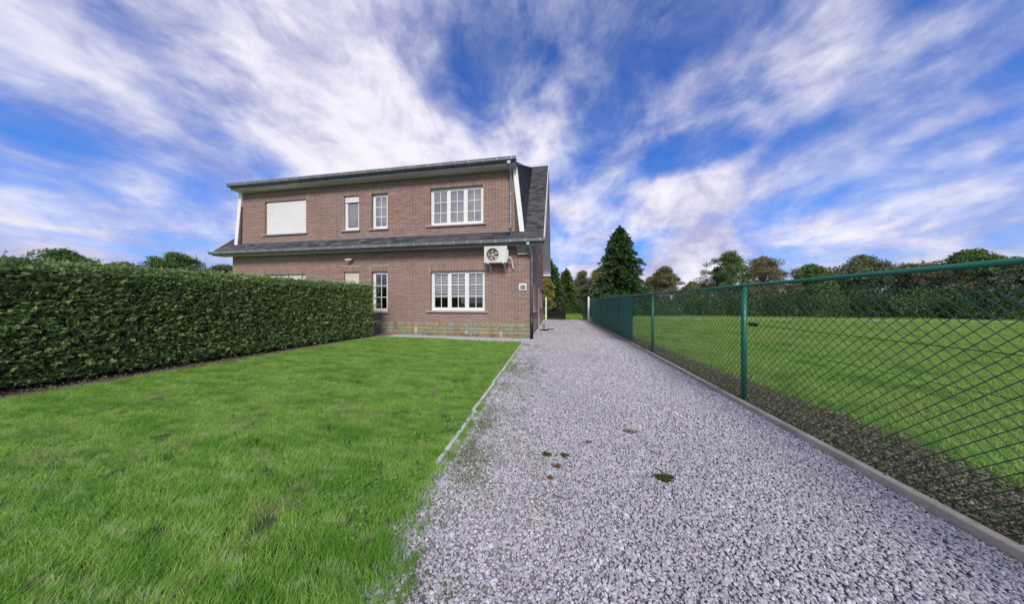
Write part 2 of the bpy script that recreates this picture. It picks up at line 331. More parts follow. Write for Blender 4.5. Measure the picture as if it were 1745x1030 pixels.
def scatter(name, P, rot, scl, idx, templates, **k):
    """templates (meshes) instanced on points by geometry nodes - used only for uncountable stuff"""
    n = len(P)
    m = bpy.data.meshes.new(name); m.vertices.add(n); m.vertices.foreach_set('co', np.asarray(P, dtype=np.float32).ravel())
    a = m.attributes.new('rot', 'FLOAT_VECTOR', 'POINT'); a.data.foreach_set('vector', np.asarray(rot, dtype=np.float32).ravel())
    a = m.attributes.new('scl', 'FLOAT', 'POINT'); a.data.foreach_set('value', np.asarray(scl, dtype=np.float32))
    a = m.attributes.new('idx', 'INT', 'POINT'); a.data.foreach_set('value', np.asarray(idx, dtype=np.int32))
    m.update()
    o = link(name, m, None, **k)
    c = bpy.data.collections.new(name + '_pieces')
    for i, tm in enumerate(templates):
        c.objects.link(bpy.data.objects.new('%s_piece_%02d' % (name, i), tm))
    g = bpy.data.node_groups.new(name + '_scatter', 'GeometryNodeTree')
    g.interface.new_socket('Geometry', in_out='INPUT', socket_type='NodeSocketGeometry'); g.interface.new_socket('Geometry', in_out='OUTPUT', socket_type='NodeSocketGeometry')
    gi = g.nodes.new('NodeGroupInput'); go = g.nodes.new('NodeGroupOutput')
    mp = g.nodes.new('GeometryNodeMeshToPoints'); ip = g.nodes.new('GeometryNodeInstanceOnPoints'); ci = g.nodes.new('GeometryNodeCollectionInfo')
    ci.inputs['Collection'].default_value = c; ci.inputs['Separate Children'].default_value = True; ci.inputs['Reset Children'].default_value = True
    def na(t, nm):
        q = g.nodes.new('GeometryNodeInputNamedAttribute'); q.data_type = t; q.inputs[0].default_value = nm; return q.outputs[0]
    g.links.new(gi.outputs[0], mp.inputs[0]); g.links.new(mp.outputs[0], ip.inputs['Points']); g.links.new(ci.outputs[0], ip.inputs['Instance'])
    ip.inputs['Pick Instance'].default_value = True
    g.links.new(na('INT', 'idx'), ip.inputs['Instance Index']); g.links.new(na('FLOAT_VECTOR', 'rot'), ip.inputs['Rotation']); g.links.new(na('FLOAT', 'scl'), ip.inputs['Scale'])
    g.links.new(ip.outputs[0], go.inputs[0])
    md = o.modifiers.new('scatter', 'NODES'); md.node_group = g
    return o
def ex(Y):
    Y = np.asarray(Y, dtype=float); return np.where(Y > 1.9, -.90 - .09 * (Y - 1.9) / 5.7, -.90 + (1.9 - Y) * .13)
def lit_w(Y): return .34 + .42 * np.exp(-np.maximum(Y - 3.2, 0) / 3.6)
def depth(X, Y): return -X * TS + Y * TC
_np = [(rng.uniform(0, 6.28), rng.uniform(0, 6.28), rng.uniform(.6, 1.4)) for _ in range(14)]
def fbm(X, Y, s):
    v = 0
    for i, (a, ph, k) in enumerate(_np):
        q = s * k * (1 + i * .35); v = v + np.sin(X * q * math.cos(a) + Y * q * math.sin(a) + ph) / (1 + i * .35)
    return v / 5.5

# ------------------------------------------------------------------ the ground
YF = 8.85; XC = -.88; XP = -7.31; XL = 2 * XP - XC
def lawn_h(X, Y):
    t = np.clip((-1.2 - X) / 5.0, 0, 1); u = np.clip(Y / 7.5, 0, 1)
    return .012 + .06 * t * t * (3 - 2 * t) * u + .010 * fbm(X, Y, 1.2)
def hsh(Y): return .32 + .15 * (np.asarray(Y) - 7.9)
def sheet(name, x0, x1, y0, y1, z, mt, nx=1, ny=1, fn=None, kind='structure', shear=None):
    xs = np.linspace(x0, x1, nx + 1); ys = np.linspace(y0, y1, ny + 1); b = MB(); vs = []
    for y in ys:
        for x in xs:
            if shear: x = x + float(hsh(y)) * (1 if shear == 'all' else (x1 - x) / (x1 - x0))
            vs.append((x, y, z + (float(fn(x, y)) if fn else 0)))
    fs = [(j * (nx + 1) + i, j * (nx + 1) + i + 1, (j + 1) * (nx + 1) + i + 1, (j + 1) * (nx + 1) + i) for j in range(ny) for i in range(nx)]
    b.add(vs, fs); return b.build(name, mt, None, smooth=True, kind=kind, label=None)
o = sheet('ground', -600, 600, -300, 900, -.06, m_ground, 8, 8)
o = sheet('gravel_driveway', -1.0, 2.27, -4, 18.9, -.004, m_bed, 20, 120, lambda x, y: .006 * fbm(x, y, 2.0))
o = sheet('pebble_strip', -6.75, -.95, 7.9, 8.86, -.001, m_bed, 30, 6, lambda x, y: .045 * min(1, max(0, (-1.2 - x) / 5)))
o = sheet('lawn', -6.45, -1.0, -4, 7.97, 0, m_lawnbed, 60, 110, lawn_h, shear='left')
o = sheet('soil_border', -8.9, -6.43, -4, 8.86, .012, m_soil, 14, 60, lambda x, y: float(lawn_h(x, y)) + .012 * fbm(x, y, 4), shear='all')
o = sheet('neighbour_garden', -60, -8.2, -4, 60, -.02, m_field, 4, 4)
o = sheet('back_garden', -8.6, 2.3, 18.9, 60, -.004, m_field, 4, 4)
o = sheet('field', 2.33, 90, -4, 60, -.004, m_field, 12, 12)
o = sheet('leaf_litter_strip', 2.33, 2.95, -4, 17, .004, m_soil, 6, 80, lambda x, y: .012 * fbm(x, y, 5))
o = sheet('field_path', 6, 60, 20.6, 22.0, .035, M('pale_path', (.40, .42, .32), .95, .2, 3), 4, 1)

# edging stones along the lawn and the fence
def edging(name, x, y0, y1, wd, top, mt, lab, seglen, grp):
    y = y0; k = 0
    while y < y1 - .05:
        e = min(y + seglen, y1); b = MB(); dx = random.uniform(-.008, .008); t = top + random.uniform(-.006, .006) - (random.uniform(.004, .016) if x < 0 and y < 3.5 else 0)
        x = float(ex(y)) if x < 0 else x; x = x - .02 * (x < 0)
        b.prism([(x - wd / 2 + dx, -.05), (x + wd / 2 + dx, -.05), (x + wd / 2 + dx, t - .006), (x + wd / 2 - .006 + dx, t), (x - wd / 2 + .006 + dx, t), (x - wd / 2 + dx, t - .006)], y + .004, e - .004, 'y')
        b.build(name, mt, root_edging[grp]); y = e; k += 1
root_edging = {}
root_edging['lawn'] = empty('lawn_edging', (-1.0, 4, 0), 'narrow weathered concrete edging between the lawn and the gravel driveway', 'edging')
root_edging['fence'] = empty('fence_edging', (2.27, 8, 0), 'low brownish concrete edging under the green chain-link fence', 'edging')
edging('edging_stone', -1.0, 1.85, 7.97, .042, .048, m_kerb, '', 1.0, 'lawn')
edging('edging_stone', 2.27, -1.0, 17.3, .06, .065, m_concrete, '', 2.0, 'fence')

# ------------------------------------------------------------------ the house
house = empty('semi_detached_house', (XP, YF + 4, 0), 'two storey brown brick semi-detached house with slate roof and white windows', 'house')
def rectsub(x0, x1, blocks):
    segs = [(x0, x1)]
    for a, b in sorted(blocks):
        ns = []
        for s, e in segs:
            if b <= s or a >= e: ns.append((s, e)); continue
            if a > s: ns.append((s, a))
            if b < e: ns.append((b, e))
        segs = ns
    return segs
# openings of the front: x0,x1,z0,z1
def mir(x): return 2 * XP - x
OPEN = [(-4.58, -2.50, .975, 2.43), (-7.03, -6.35, .93, 2.47), (-8.27, -7.59, .93, 2.47), (mir(-2.50), mir(-4.58), .975, 2.43),
        (-4.60, -2.56, 4.13, 5.50), (-7.03, -6.35, 4.13, 5.48), (-8.27, -7.59, 4.13, 5.48), (mir(-2.56), mir(-4.60), 4.13, 5.50)]
PL = .535; ZL = 3.24; ZU0 = 3.72; ZU1 = 5.94
def slant(z): return -1.235 - (z - 3.75) * (.265 / 2.35)      # right edge of the upper brickwork
def wall_cells(mb, x0, x1, z0, z1, opens, y, g=.004):
    xs = sorted({x0, x1} | {a for o in opens for a in (o[0] - g, o[1] + g) if x0 < a < x1}); zs = sorted({z0, z1} | {a for o in opens for a in (o[2] - g, o[3] + g) if z0 < a < z1})
    for i in range(len(xs) - 1):
        for j in range(len(zs) - 1):
            cx, cz = (xs[i] + xs[i + 1]) / 2, (zs[j] + zs[j + 1]) / 2
            if any(o[0] < cx < o[1] and o[2] < cz < o[3] for o in opens): continue
            mb.quad((xs[i], y, zs[j]), (xs[i + 1], y, zs[j]), (xs[i + 1], y, zs[j + 1]), (xs[i], y, zs[j + 1]))
    for o in opens:
        if not (z0 <= o[2] and o[3] <= z1): continue
        a, b, c, d = o[0] - g, o[1] + g, o[2] - g, o[3] + g; e = y + .2
        mb.quad((a, y, c), (a, y, d), (a, e, d), (a, e, c)); mb.quad((b, y, c), (b, e, c), (b, e, d), (b, y, d))
        mb.quad((a, y, d), (b, y, d), (b, e, d), (a, e, d)); mb.quad((a, y, c), (a, e, c), (b, e, c), (b, y, c))
mw = MB()
wall_cells(mw, XL, XC - .008, PL, ZL + .02, OPEN[:4], YF + .008)
wall_cells(mw, mir(-1.6), -1.6, ZU0 - .1, ZU1 + .02, OPEN[4:], YF + .008)
for sgn in (0, 1):
    q = [(-1.6, ZU0 - .1), (slant(ZU0 - .1), ZU0 - .1), (slant(ZU1 + .02), ZU1 + .02), (-1.6, ZU1 + .02)]
    if sgn: q = [(mir(a), b) for a, b in q][::-1]
    mw.add([(a, YF + .008, b) for a, b in q], [(0, 1, 2, 3)])
# gable walls (pentagons): main roof runs from (YE, ZE) up to the ridge
YE, ZE = 8.50, 3.41; YR, ZR = 13.65, 8.50; YB = 18.8; SL = (ZR - ZE) / (YR - YE)
def roofz(y): return ZE + (y - YE) * SL if y < YR else ZR - (y - YR) * SL
YW1 = 18.45
GO = [(10.15, 11.35, .95, 2.22), (13.15, 14.1, 0.05, 2.15), (15.2, 16.1, 1.0, 2.0), (12.05, 12.45, 3.62, 3.98), (13.95, 14.35, 3.62, 3.98), (15.8, 16.2, 3.62, 3.98)]   # (y0,y1,z0,z1) on the right gable
def gable(mb, X, sgn, opens, g=.004):
    # vertical strips between opening edges, clipped under the roof
    ys = sorted({YF + .012, YW1, YR} | {a for o in opens for a in (o[0] - g, o[1] + g)})
    for i in range(len(ys) - 1):
        y0, y1 = ys[i], ys[i + 1]; cy = (y0 + y1) / 2
        bl = [(o[2] - g, o[3] + g) for o in opens if o[0] < cy < o[1]]
        top0, top1 = roofz(y0) - .1, roofz(y1) - .1; lo = 0.0 if False else PL
        segs = rectsub(0.0, min(top0, top1) - .001, bl)
        for k, (a, b) in enumerate(segs):
            if k == len(segs) - 1: mb.quad((X, y0, a), (X, y1, a), (X, y1, top1), (X, y0, top0))
            else: mb.quad((X, y0, a), (X, y1, a), (X, y1, b), (X, y0, b))
    for o in opens:
        a, b, c, d = o[0] - g, o[1] + g, o[2] - g, o[3] + g; e = X - .2 * sgn
        mb.quad((X, a, c), (X, a, d), (e, a, d), (e, a, c)); mb.quad((X, b, c), (e, b, c), (e, b, d), (X, b, d))
        mb.quad((X, a, d), (X, b, d), (e, b, d), (e, a, d)); mb.quad((X, a, c), (e, a, c), (e, b, c), (X, b, c))
gable(mw, XC - .008, 1, GO); gable(mw, XL + .008, -1, [])
mw.quad((XL, YW1, 0), (XC, YW1, 0), (XC, YW1, roofz(YW1)), (XL, YW1, roofz(YW1)))
wall = mw.build('wall', m_mortar, house)

# bricks: soldier bands over the openings, stretcher bond elsewhere
COURSE = .0605; BL = .222; JT = .013; BH = COURSE - JT
SOLD = [(o[0] - .05, o[1] + .05, o[3], o[3] + .235) for o in OPEN]
bricks = []    # x0,x1,z0,z1
def course(x0, x1, z, blocks, off, opens=()):
    for s, e in rectsub(x0, x1, blocks):
        k = math.floor((s - off) / (BL + JT)); x = off + k * (BL + JT)
        while x < e:
            a, b = max(x, s), min(x + BL, e)
            if b - a > .03: bricks.append((a, b, z, z + BH))
            x += BL + JT
def front_rows(z0, z1, opens, edge):
    n = int(round((z1 - z0) / COURSE))
    for r in range(n):
        z = z0 + r * COURSE + JT; zt = z + BH
        bl = [(o[0], o[1]) for o in opens if o[2] < zt - .012 and o[3] > z + .012]
        bl += [(o[0], o[1]) for o in SOLD if o[2] < zt - .02 and o[3] > z + .02]
        xr = edge(z); course(mir(xr), xr, z, bl, (0 if r % 2 else (BL + JT) / 2) + XC, opens)
front_rows(PL, ZL, OPEN[:4], lambda z: XC)
front_rows(ZU0 - .06, ZU1, OPEN[4:], lambda z: slant(z) - .004)
for s in SOLD:
    n = int((s[1] - s[0]) / COURSE); pt = (s[1] - s[0]) / n
    for i in range(n): bricks.append((s[0] + i * pt + JT / 2, s[0] + (i + 1) * pt - JT / 2, s[2] + JT * .3, s[3] - JT * .5))
def area(bk):
    x, z = (bk[0] + bk[1]) / 2, (bk[2] + bk[3]) / 2; D = depth(x, YF); return (bk[1] - bk[0]) * (bk[3] - bk[2]) / D ** 2
vis = sorted([b for b in bricks if b[1] - b[0] > .2 and b[0] > -2.48 and b[3] < 3.0 and not (-2.38 < b[0] < -1.5 and b[2] > 2.5)], key=lambda b: -area(b))[:290]
vs = set(vis); cache = {}
for bk in vis:
    key = (round(bk[1] - bk[0], 3), round(bk[3] - bk[2], 3))
    if key not in cache:
        q = MB().chbox(-key[0] / 2, -.001, -key[1] / 2, key[0] / 2, .09, key[1] / 2, .004); m = q.mesh('brick'); m.materials.append(m_brick); cache[key] = m
    link('brick', cache[key], wall, ((bk[0] + bk[1]) / 2, YF + random.uniform(-.0015, .0015), (bk[2] + bk[3]) / 2))
rb = MB()
for bk in bricks:
    if bk in vs: continue
    j = random.uniform(-.0015, .0015); rb.chbox(bk[0], YF + j, bk[2], bk[1], YF + .1, bk[3], .004)
rb.build('brickwork', m_brick, wall, kind='stuff')
# gable bricks, one joined part
gb = MB()
nrow = int((ZR - PL) / COURSE)
for r in range(nrow):
    z = PL + r * COURSE + JT; zt = z + BH
    if zt > ZR - .2: break
    yend = YW1; ymin = YF
    if zt > roofz(YF) - .12:
        ymin = YE + (zt + .12 - ZE) / SL; yend = min(YW1, YR + (ZR - zt - .12) / SL)
    bl = [(o[0], o[1]) for o in GO if o[2] < zt - .012 and o[3] > z + .012]
    off = YF + (0 if r % 2 else .11)
    for s, e in rectsub(ymin, yend, bl):
        y = off + math.floor((s - off) / (BL + JT)) * (BL + JT)
        while y < e:
            a, b = max(y, s), min(y + BL, e)
            if b - a > .03:
                j = random.uniform(-.001, .001)
                if a < YF + .1: a = YF + .102
                if b > a + .02: gb.box(XC - .09, a, z, XC + j, b, zt)
            y += BL + JT
gb.build('gable_brickwork', m_brick, wall, kind='stuff')
# plinth
pb = MB(); pb.box(XL - .012, YF - .004, -.06, XC + .004, YF + .2, PL); pb.box(XC - .2, YF + .2, -.06, XC + .004, 13.1, PL); pb.box(XC - .2, 14.15, -.06, XC + .004, YW1, PL)
plinth = pb.build('plinth', m_plmortar, house)
heights = [(-.03, .125), (.135, .255), (.265, .385), (.395, .528)]
def pick(): return random.choices(['green', 'tan', 'ochre', 'mauve', 'pale'], [38, 30, 14, 11, 5])[0]
blocks = {0: [], 1: [], 2: [], 3: []}
for x in (-1.98, -2.08, -5.24, -6.05, -3.1):          # stones two courses high
    r = random.choice((0, 1, 2)); wd = random.uniform(.1, .16)
    if any(abs(x - a) < .3 for a, b in blocks[r] + blocks[r + 1]): continue
    blocks[r].append((x, x + wd)); blocks[r + 1].append((x, x + wd))
    MB().chbox(x + .006, YF - .022, heights[r][0], x + wd - .006, YF + .01, heights[r + 1][1], .006).build('stone', m_stone[random.choice(['mauve', 'tan', 'pale'])], plinth)
for r, (za, zb) in enumerate(heights):
    for s, e in rectsub(-8.4, XC + .02, blocks[r]):
        x = s
        while x < e - .01:
            wd = random.choice([.14, .2, .24, .27, .3, .36, .42]) * random.uniform(.9, 1.1)
            if e - x - wd < .12: wd = e - x
            k = pick()
            if k == 'pale': wd = min(wd, .16) if e - x - .16 > .12 else wd
            x1 = x + wd; p = random.uniform(.012, .026)
            b = MB(); b.chbox(x + .006, YF - p, za + random.uniform(0, .004), min(x1, e) - .006, YF + .01, zb - random.uniform(0, .004), .006)
            v = [(a + (random.uniform(-.003, .003)), q + random.uniform(-.002, .002), c_ + random.uniform(-.003, .003)) if q < YF - .008 else (a, q, c_) for a, q, c_ in b.v]; b.v = v
            b.build('stone', m_stone[k], plinth); x = x1
ps = MB()
for r, (za, zb) in enumerate(heights):               # the gable and the part behind the hedge
    y = YF + .02
    while y < 18.3:
        wd = random.uniform(.2, .42)
        if not (12.9 < y + wd and y < 14.15):
            MB().box(XC - .05, y + .006, za, XC + random.uniform(.012, .024), y + wd - .006, zb).build('stone', m_stone[pick()], plinth)
        y += wd
    x = XL
    while x < -8.5:
        wd = random.uniform(.2, .4); ps.box(x + .006, YF - .02, za, x + wd - .006, YF, zb); x += wd
ps.build('stonework', m_stone['tan'], plinth, kind='stuff')

# windows: part = outer frame, sub-parts = sashes, bars, panes, sill, blinds
def window(x0, x1, z0, z1, kind='plain', nsash=1, level=0, sill=True, shutter=None, lab=None, cols=2, rows=3):
    yf = YF + .10; fw = .055; b = MB()
    b.box(x0, yf, z0, x0 + fw, yf + .07, z1); b.box(x1 - fw, yf, z0, x1, yf + .07, z1)
    b.box(x0 + fw, yf, z1 - fw, x1 - fw, yf + .07, z1); b.box(x0 + fw, yf, z0, x1 - fw, yf + .07, z0 + fw * 1.1)
    win = b.build('window', m_white, house, label=lab)
    sb = MB(); sb.prism([(YF - .06, z0 - .065), (YF + .12, z0 - .065), (YF + .12, z0 - .004), (YF - .06, z0 - .022)], x0 - (.16 if nsash > 1 else .10), x1 + (.12 if nsash > 1 else .07))
    if sill: sb.build('sill', m_bluestone, win)
    ix0, ix1, iz0, iz1 = x0 + fw, x1 - fw, z0 + fw * 1.1, z1 - fw
    if shutter:
        zz_ = iz1 + fw; sh = MB(); nz = 0; zbot = shutter[0]; p = .042 if shutter[1] else .05
        mt = m_shutterc if shutter[1] else m_shutter
        while zz_ > zbot + .01:
            sh = MB().prism([(yf - .035, zz_ - p + .004), (yf - .03, zz_ - p), (yf - .018, zz_ - p), (yf - .018, zz_ - .002), (yf - .03, zz_ - .002), (yf - .038, zz_ - p * .5)], x0 + .02, x1 - .02)
            sh.build('shutter_slat', mt, win); zz_ -= p
    g = m_glass if level else m_glassd
    mull = .05; sw = (ix1 - ix0 - mull * (nsash - 1)) / nsash
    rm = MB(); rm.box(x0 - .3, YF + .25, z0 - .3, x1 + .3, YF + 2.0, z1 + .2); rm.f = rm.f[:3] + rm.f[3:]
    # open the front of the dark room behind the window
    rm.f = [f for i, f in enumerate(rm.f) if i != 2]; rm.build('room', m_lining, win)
    for k in range(nsash):
        a = ix0 + k * (sw + mull); c = a + sw; f2 = .05
        if k < nsash - 1: MB().box(c, yf - .004, iz0, c + mull, yf + .07, iz1).build('mullion', m_white, win)
        s = MB(); y0 = yf + (.004 if nsash == 1 or k else .02); y1 = y0 + .05
        s.box(a, y0, iz0, a + f2, y1, iz1); s.box(c - f2, y0, iz0, c, y1, iz1); s.box(a + f2, y0, iz1 - f2, c - f2, y1, iz1); s.box(a + f2, y0, iz0, c - f2, y1, iz0 + f2)
        s.build('sash', m_white, win)
        pa, pc, pz0, pz1 = a + f2, c - f2, iz0 + f2, iz1 - f2; bw = .022
        br = MB(); cw = (pc - pa - bw * (cols - 1)) / cols; rh = (pz1 - pz0 - bw * (rows - 1)) / rows
        for i in range(1, cols): br.box(pa + i * cw + (i - 1) * bw, y0 + .012, pz0, pa + i * (cw + bw), y0 + .036, pz1)
        for j in range(1, rows):
            for i in range(cols):
                xa = pa + i * (cw + bw); br.box(xa, y0 + .013, pz0 + j * rh + (j - 1) * bw, xa + cw, y0 + .035, pz0 + j * (rh + bw))
        if cols * rows > 1: br.build('glazing_bar', m_white, win)
        for i in range(cols):
            for j in range(rows):
                xa = pa + i * (cw + bw); za = pz0 + j * (rh + bw); t1 = random.uniform(-.0012, .0012); q = MB()
                q.add([(xa, y0 + .024 - t1, za), (xa + cw, y0 + .024 + t1, za), (xa + cw, y0 + .024 + t1, za + rh), (xa, y0 + .024 - t1, za + rh)], [(0, 1, 2, 3)])
                q.build('pane', g, win)
    if kind == 'zebra':
        for k in range(nsash):
            a = ix0 + k * (sw + mull) + .03; c = a + sw - .06; z = iz1 - .03
            MB().box(a, YF + .215, z - .02, c, YF + .245, z + .03).build('blind_rail', m_blind, win)
            zb = iz0 + (iz1 - iz0) * .335; s1 = MB(); s2 = MB(); zt = z - .05
            while zt > zb + .02:
                s1.box(a, YF + .190, zt - .072, c, YF + .193, zt); s2.box(a, YF + .191, zt - .103, c, YF + .192, zt - .072); zt -= .103
            s1.build('blind', m_blind, win); s2.build('sheer_band', m_sheer, win)
            MB().box(a, YF + .187, zt - .025, c, YF + .20, zt).build('blind_weight', m_white, win)
    elif kind == 'net':
        for k in range(nsash):
            a = ix0 + k * (sw + mull); c = a + sw; b = MB(); n = 40
            for i in range(n):
                u0, u1 = a + (c - a) * i / n, a + (c - a) * (i + 1) / n
                y_0, y_1 = YF + .24 + .008 * math.sin(i * 1.3), YF + .24 + .008 * math.sin((i + 1) * 1.3)
                b.quad((u0, y_0, z0), (u1, y_1, z0), (u1, y_1, z1), (u0, y_0, z1))
            b.build('net_curtain', m_net if k == 0 else m_voile, win)
    elif kind == 'blind':
        z = iz1
        while z > iz0 + .05:
            MB().box(ix0, YF + .22, z - .1, ix1, YF + .232, z - .012).build('blind_slat', m_sheer, win); z -= .105
    return win
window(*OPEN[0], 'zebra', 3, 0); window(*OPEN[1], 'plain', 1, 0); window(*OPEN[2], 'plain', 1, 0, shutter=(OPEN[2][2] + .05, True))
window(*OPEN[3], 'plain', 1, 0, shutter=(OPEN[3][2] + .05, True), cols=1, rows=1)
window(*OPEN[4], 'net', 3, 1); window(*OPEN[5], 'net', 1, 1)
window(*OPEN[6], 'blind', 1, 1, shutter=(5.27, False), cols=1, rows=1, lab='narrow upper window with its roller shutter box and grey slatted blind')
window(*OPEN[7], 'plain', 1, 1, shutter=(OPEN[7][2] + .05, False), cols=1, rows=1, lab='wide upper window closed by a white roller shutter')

# gable window, door, vents
def gwin(o, sash=True):
    y0, y1, z0, z1 = o; X = XC - .10; b = MB(); f = .07
    b.box(X - .07, y0, z0, X, y0 + f, z1); b.box(X - .07, y1 - f, z0, X, y1, z1); b.box(X - .07, y0 + f, z0, X, y1 - f, z0 + f); b.box(X - .07, y0 + f, z1 - f, X, y1 - f, z1)
    wn_ = b.build('window', m_white if sash else m_blackm, house)
    MB().quad((X - .03, y0 + f, z0 + f), (X - .03, y1 - f, z0 + f), (X - .03, y1 - f, z1 - f), (X - .03, y0 + f, z1 - f)).build('pane', m_glassd, wn_)
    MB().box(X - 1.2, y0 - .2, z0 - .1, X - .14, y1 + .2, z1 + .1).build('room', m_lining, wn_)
    if sash: MB().box(XC - .1, y0 - .08, z0 - .065, XC + .06, y1 + .08, z0 - .004).build('sill', m_bluestone, wn_)
for i in (0, 2): gwin(GO[i])
for i in (3, 4, 5): gwin(GO[i], False)
dr = MB().box(XC - .16, 13.17, .03, XC - .11, 14.08, 2.14).build('door', M('door_brown', (.10, .055, .04), .5), house)
MB().tube([(XC - .11, 13.27, 1.05), (XC - .06, 13.27, 1.05), (XC - .06, 13.38, 1.05)], .01, 8).build('handle', m_galv, dr)
MB().box(XC - .15, 13.1, -.02, XC + .25, 14.15, .05).build('door_step', m_bluestone, house)

# roof
T = .12
def slab(y0, z0, y1, z1, x0, x1, t, mb):
    mb.prism([(y0, z0), (y1, z1), (y1, z1 - t), (y0, z0 - t)], x0, x1); return mb
XV = -.378; XVL = mir(XV)
rf = MB(); rf.prism([(YE, ZE - .02), (YR, ZR - .02), (YB, ZE - .02), (YB, ZE - .14), (YR, ZR - .14), (YE, ZE - .14)], XVL + .02, XV - .02)
roof = rf.build('roof', m_soffit, house)
def slate(mb, cx, w_, y, up, lift=.02, th=.010, slope=None, exp=.20):
    # slate lying on the front slope, its lower edge at slope distance of y
    c_, s_ = math.cos(math.atan(SL)), math.sin(math.atan(SL)); nrm_ = (-s_, c_)
    def P(x, d_, h_): return (x, y + d_ * c_ + nrm_[0] * h_, roofz(y) - .02 + d_ * s_ + nrm_[1] * h_)
    a, b = cx - w_ / 2 + .0015, cx + w_ / 2 - .0015; e = exp + .05
    mb.add([P(a, 0, lift), P(b, 0, lift), P(b, e, .002), P(a, e, .002), P(a, 0, lift + th), P(b, 0, lift + th), P(b, e, .008), P(a, e, .008)],
           [(4, 5, 6, 7), (0, 1, 5, 4), (1, 2, 6, 5), (3, 0, 4, 7)])
def valley(y):                                # x of the cheek foot on the main roof
    t = (y - 8.82) / (13.45 - 8.82); return -1.08 + t * (-1.26 + 1.08) if t > 0 else -99
EXPO = .165; SWD = .262; srest = MB(); cosr = math.cos(math.atan(SL)); count = 0
nr = int((YR - YE) / cosr / EXPO)
for r in range(nr + 1):
    y = YE - .03 + r * EXPO * cosr
    if y > YR - .1: break
    inner = valley(y) if y > 8.83 else -99
    lo = max(inner, XVL); x = XV
    off = SWD / 2 if r % 2 else 0
    k = 0; xr = XV
    while xr > lo + .02:
        xl = xr - (SWD if not (k == 0 and off) else off)
        xl = max(xl, lo - .02); cxm = (xl + xr) / 2; sw_ = xr - xl; j = random.uniform(-.0, .004); yj = y + random.uniform(-.006, .004)
        if y > 8.83 and cxm < -2: break
        if cxm > -8.6:
            b = MB(); slate(b, cxm, sw_, yj, True, .020 + j); b.build('slate', m_slate, roof); count += 1
        else: slate(srest, cxm, sw_, yj, True, .020 + j)
        xr = xl; k += 1
    if r > 1:                                 # mirrored strip at the far gable
        xl = XVL if inner > -50 else 99
        while xl < mir(valley(y)): slate(srest, xl + SWD / 2, SWD, y, True); xl += SWD
srest.build('slating', m_slate, roof, kind='stuff')
MB().prism([(YR - .1, ZR - .08), (YR, ZR + .03), (YR + .1, ZR - .08)], XVL, XV).build('ridge', m_slate, roof)
# pieces of moss along the valley
ms = MB()
for i in range(70):
    t = random.random() ** .7; y = 8.9 + t * 4.4; x = valley(y) + random.uniform(0, .06); z = roofz(y); r_ = random.uniform(.015, .045)
    ms.add([(x - r_, y, z), (x, y - r_, z), (x + r_, y, z), (x, y + r_, z + .01), (x, y, z + r_)], [(0, 1, 4), (1, 2, 4), (2, 3, 4), (3, 0, 4)])
for i in range(60):
    y = random.uniform(8.9, 13.4); x = XV - .05 - abs(random.gauss(0, .09)); z = roofz(y); r_ = random.uniform(.008, .02)
    ms.add([(x - r_, y, z), (x, y - r_, z), (x + r_, y, z), (x, y + r_, z + .01), (x, y, z + r_)], [(0, 1, 4), (1, 2, 4), (2, 3, 4), (3, 0, 4)])
ms.build('moss', m_moss, roof, kind='stuff')
# verge strips
for sx, x in ((1, XV), (-1, XVL)):
    for (ya, za, yb, zb) in ((YE, ZE, YR, ZR), (YR, ZR, YB, ZE)):
        MB().prism([(ya, za + .035), (yb, zb + .035), (yb, zb - .15), (ya, za - .15)], x - .02, x + .025).build('verge_board', m_verge, roof)
MB().box(XVL, YB - .02, ZE - .25, XV + .02, YB + .03, ZE - .05).build('rear_fascia', m_white, roof)
MB().box(XVL + .03, YB - .35, ZE - .26, XV - .0, YB - .022, ZE - .18).build('rear_soffit', m_soffit, roof)
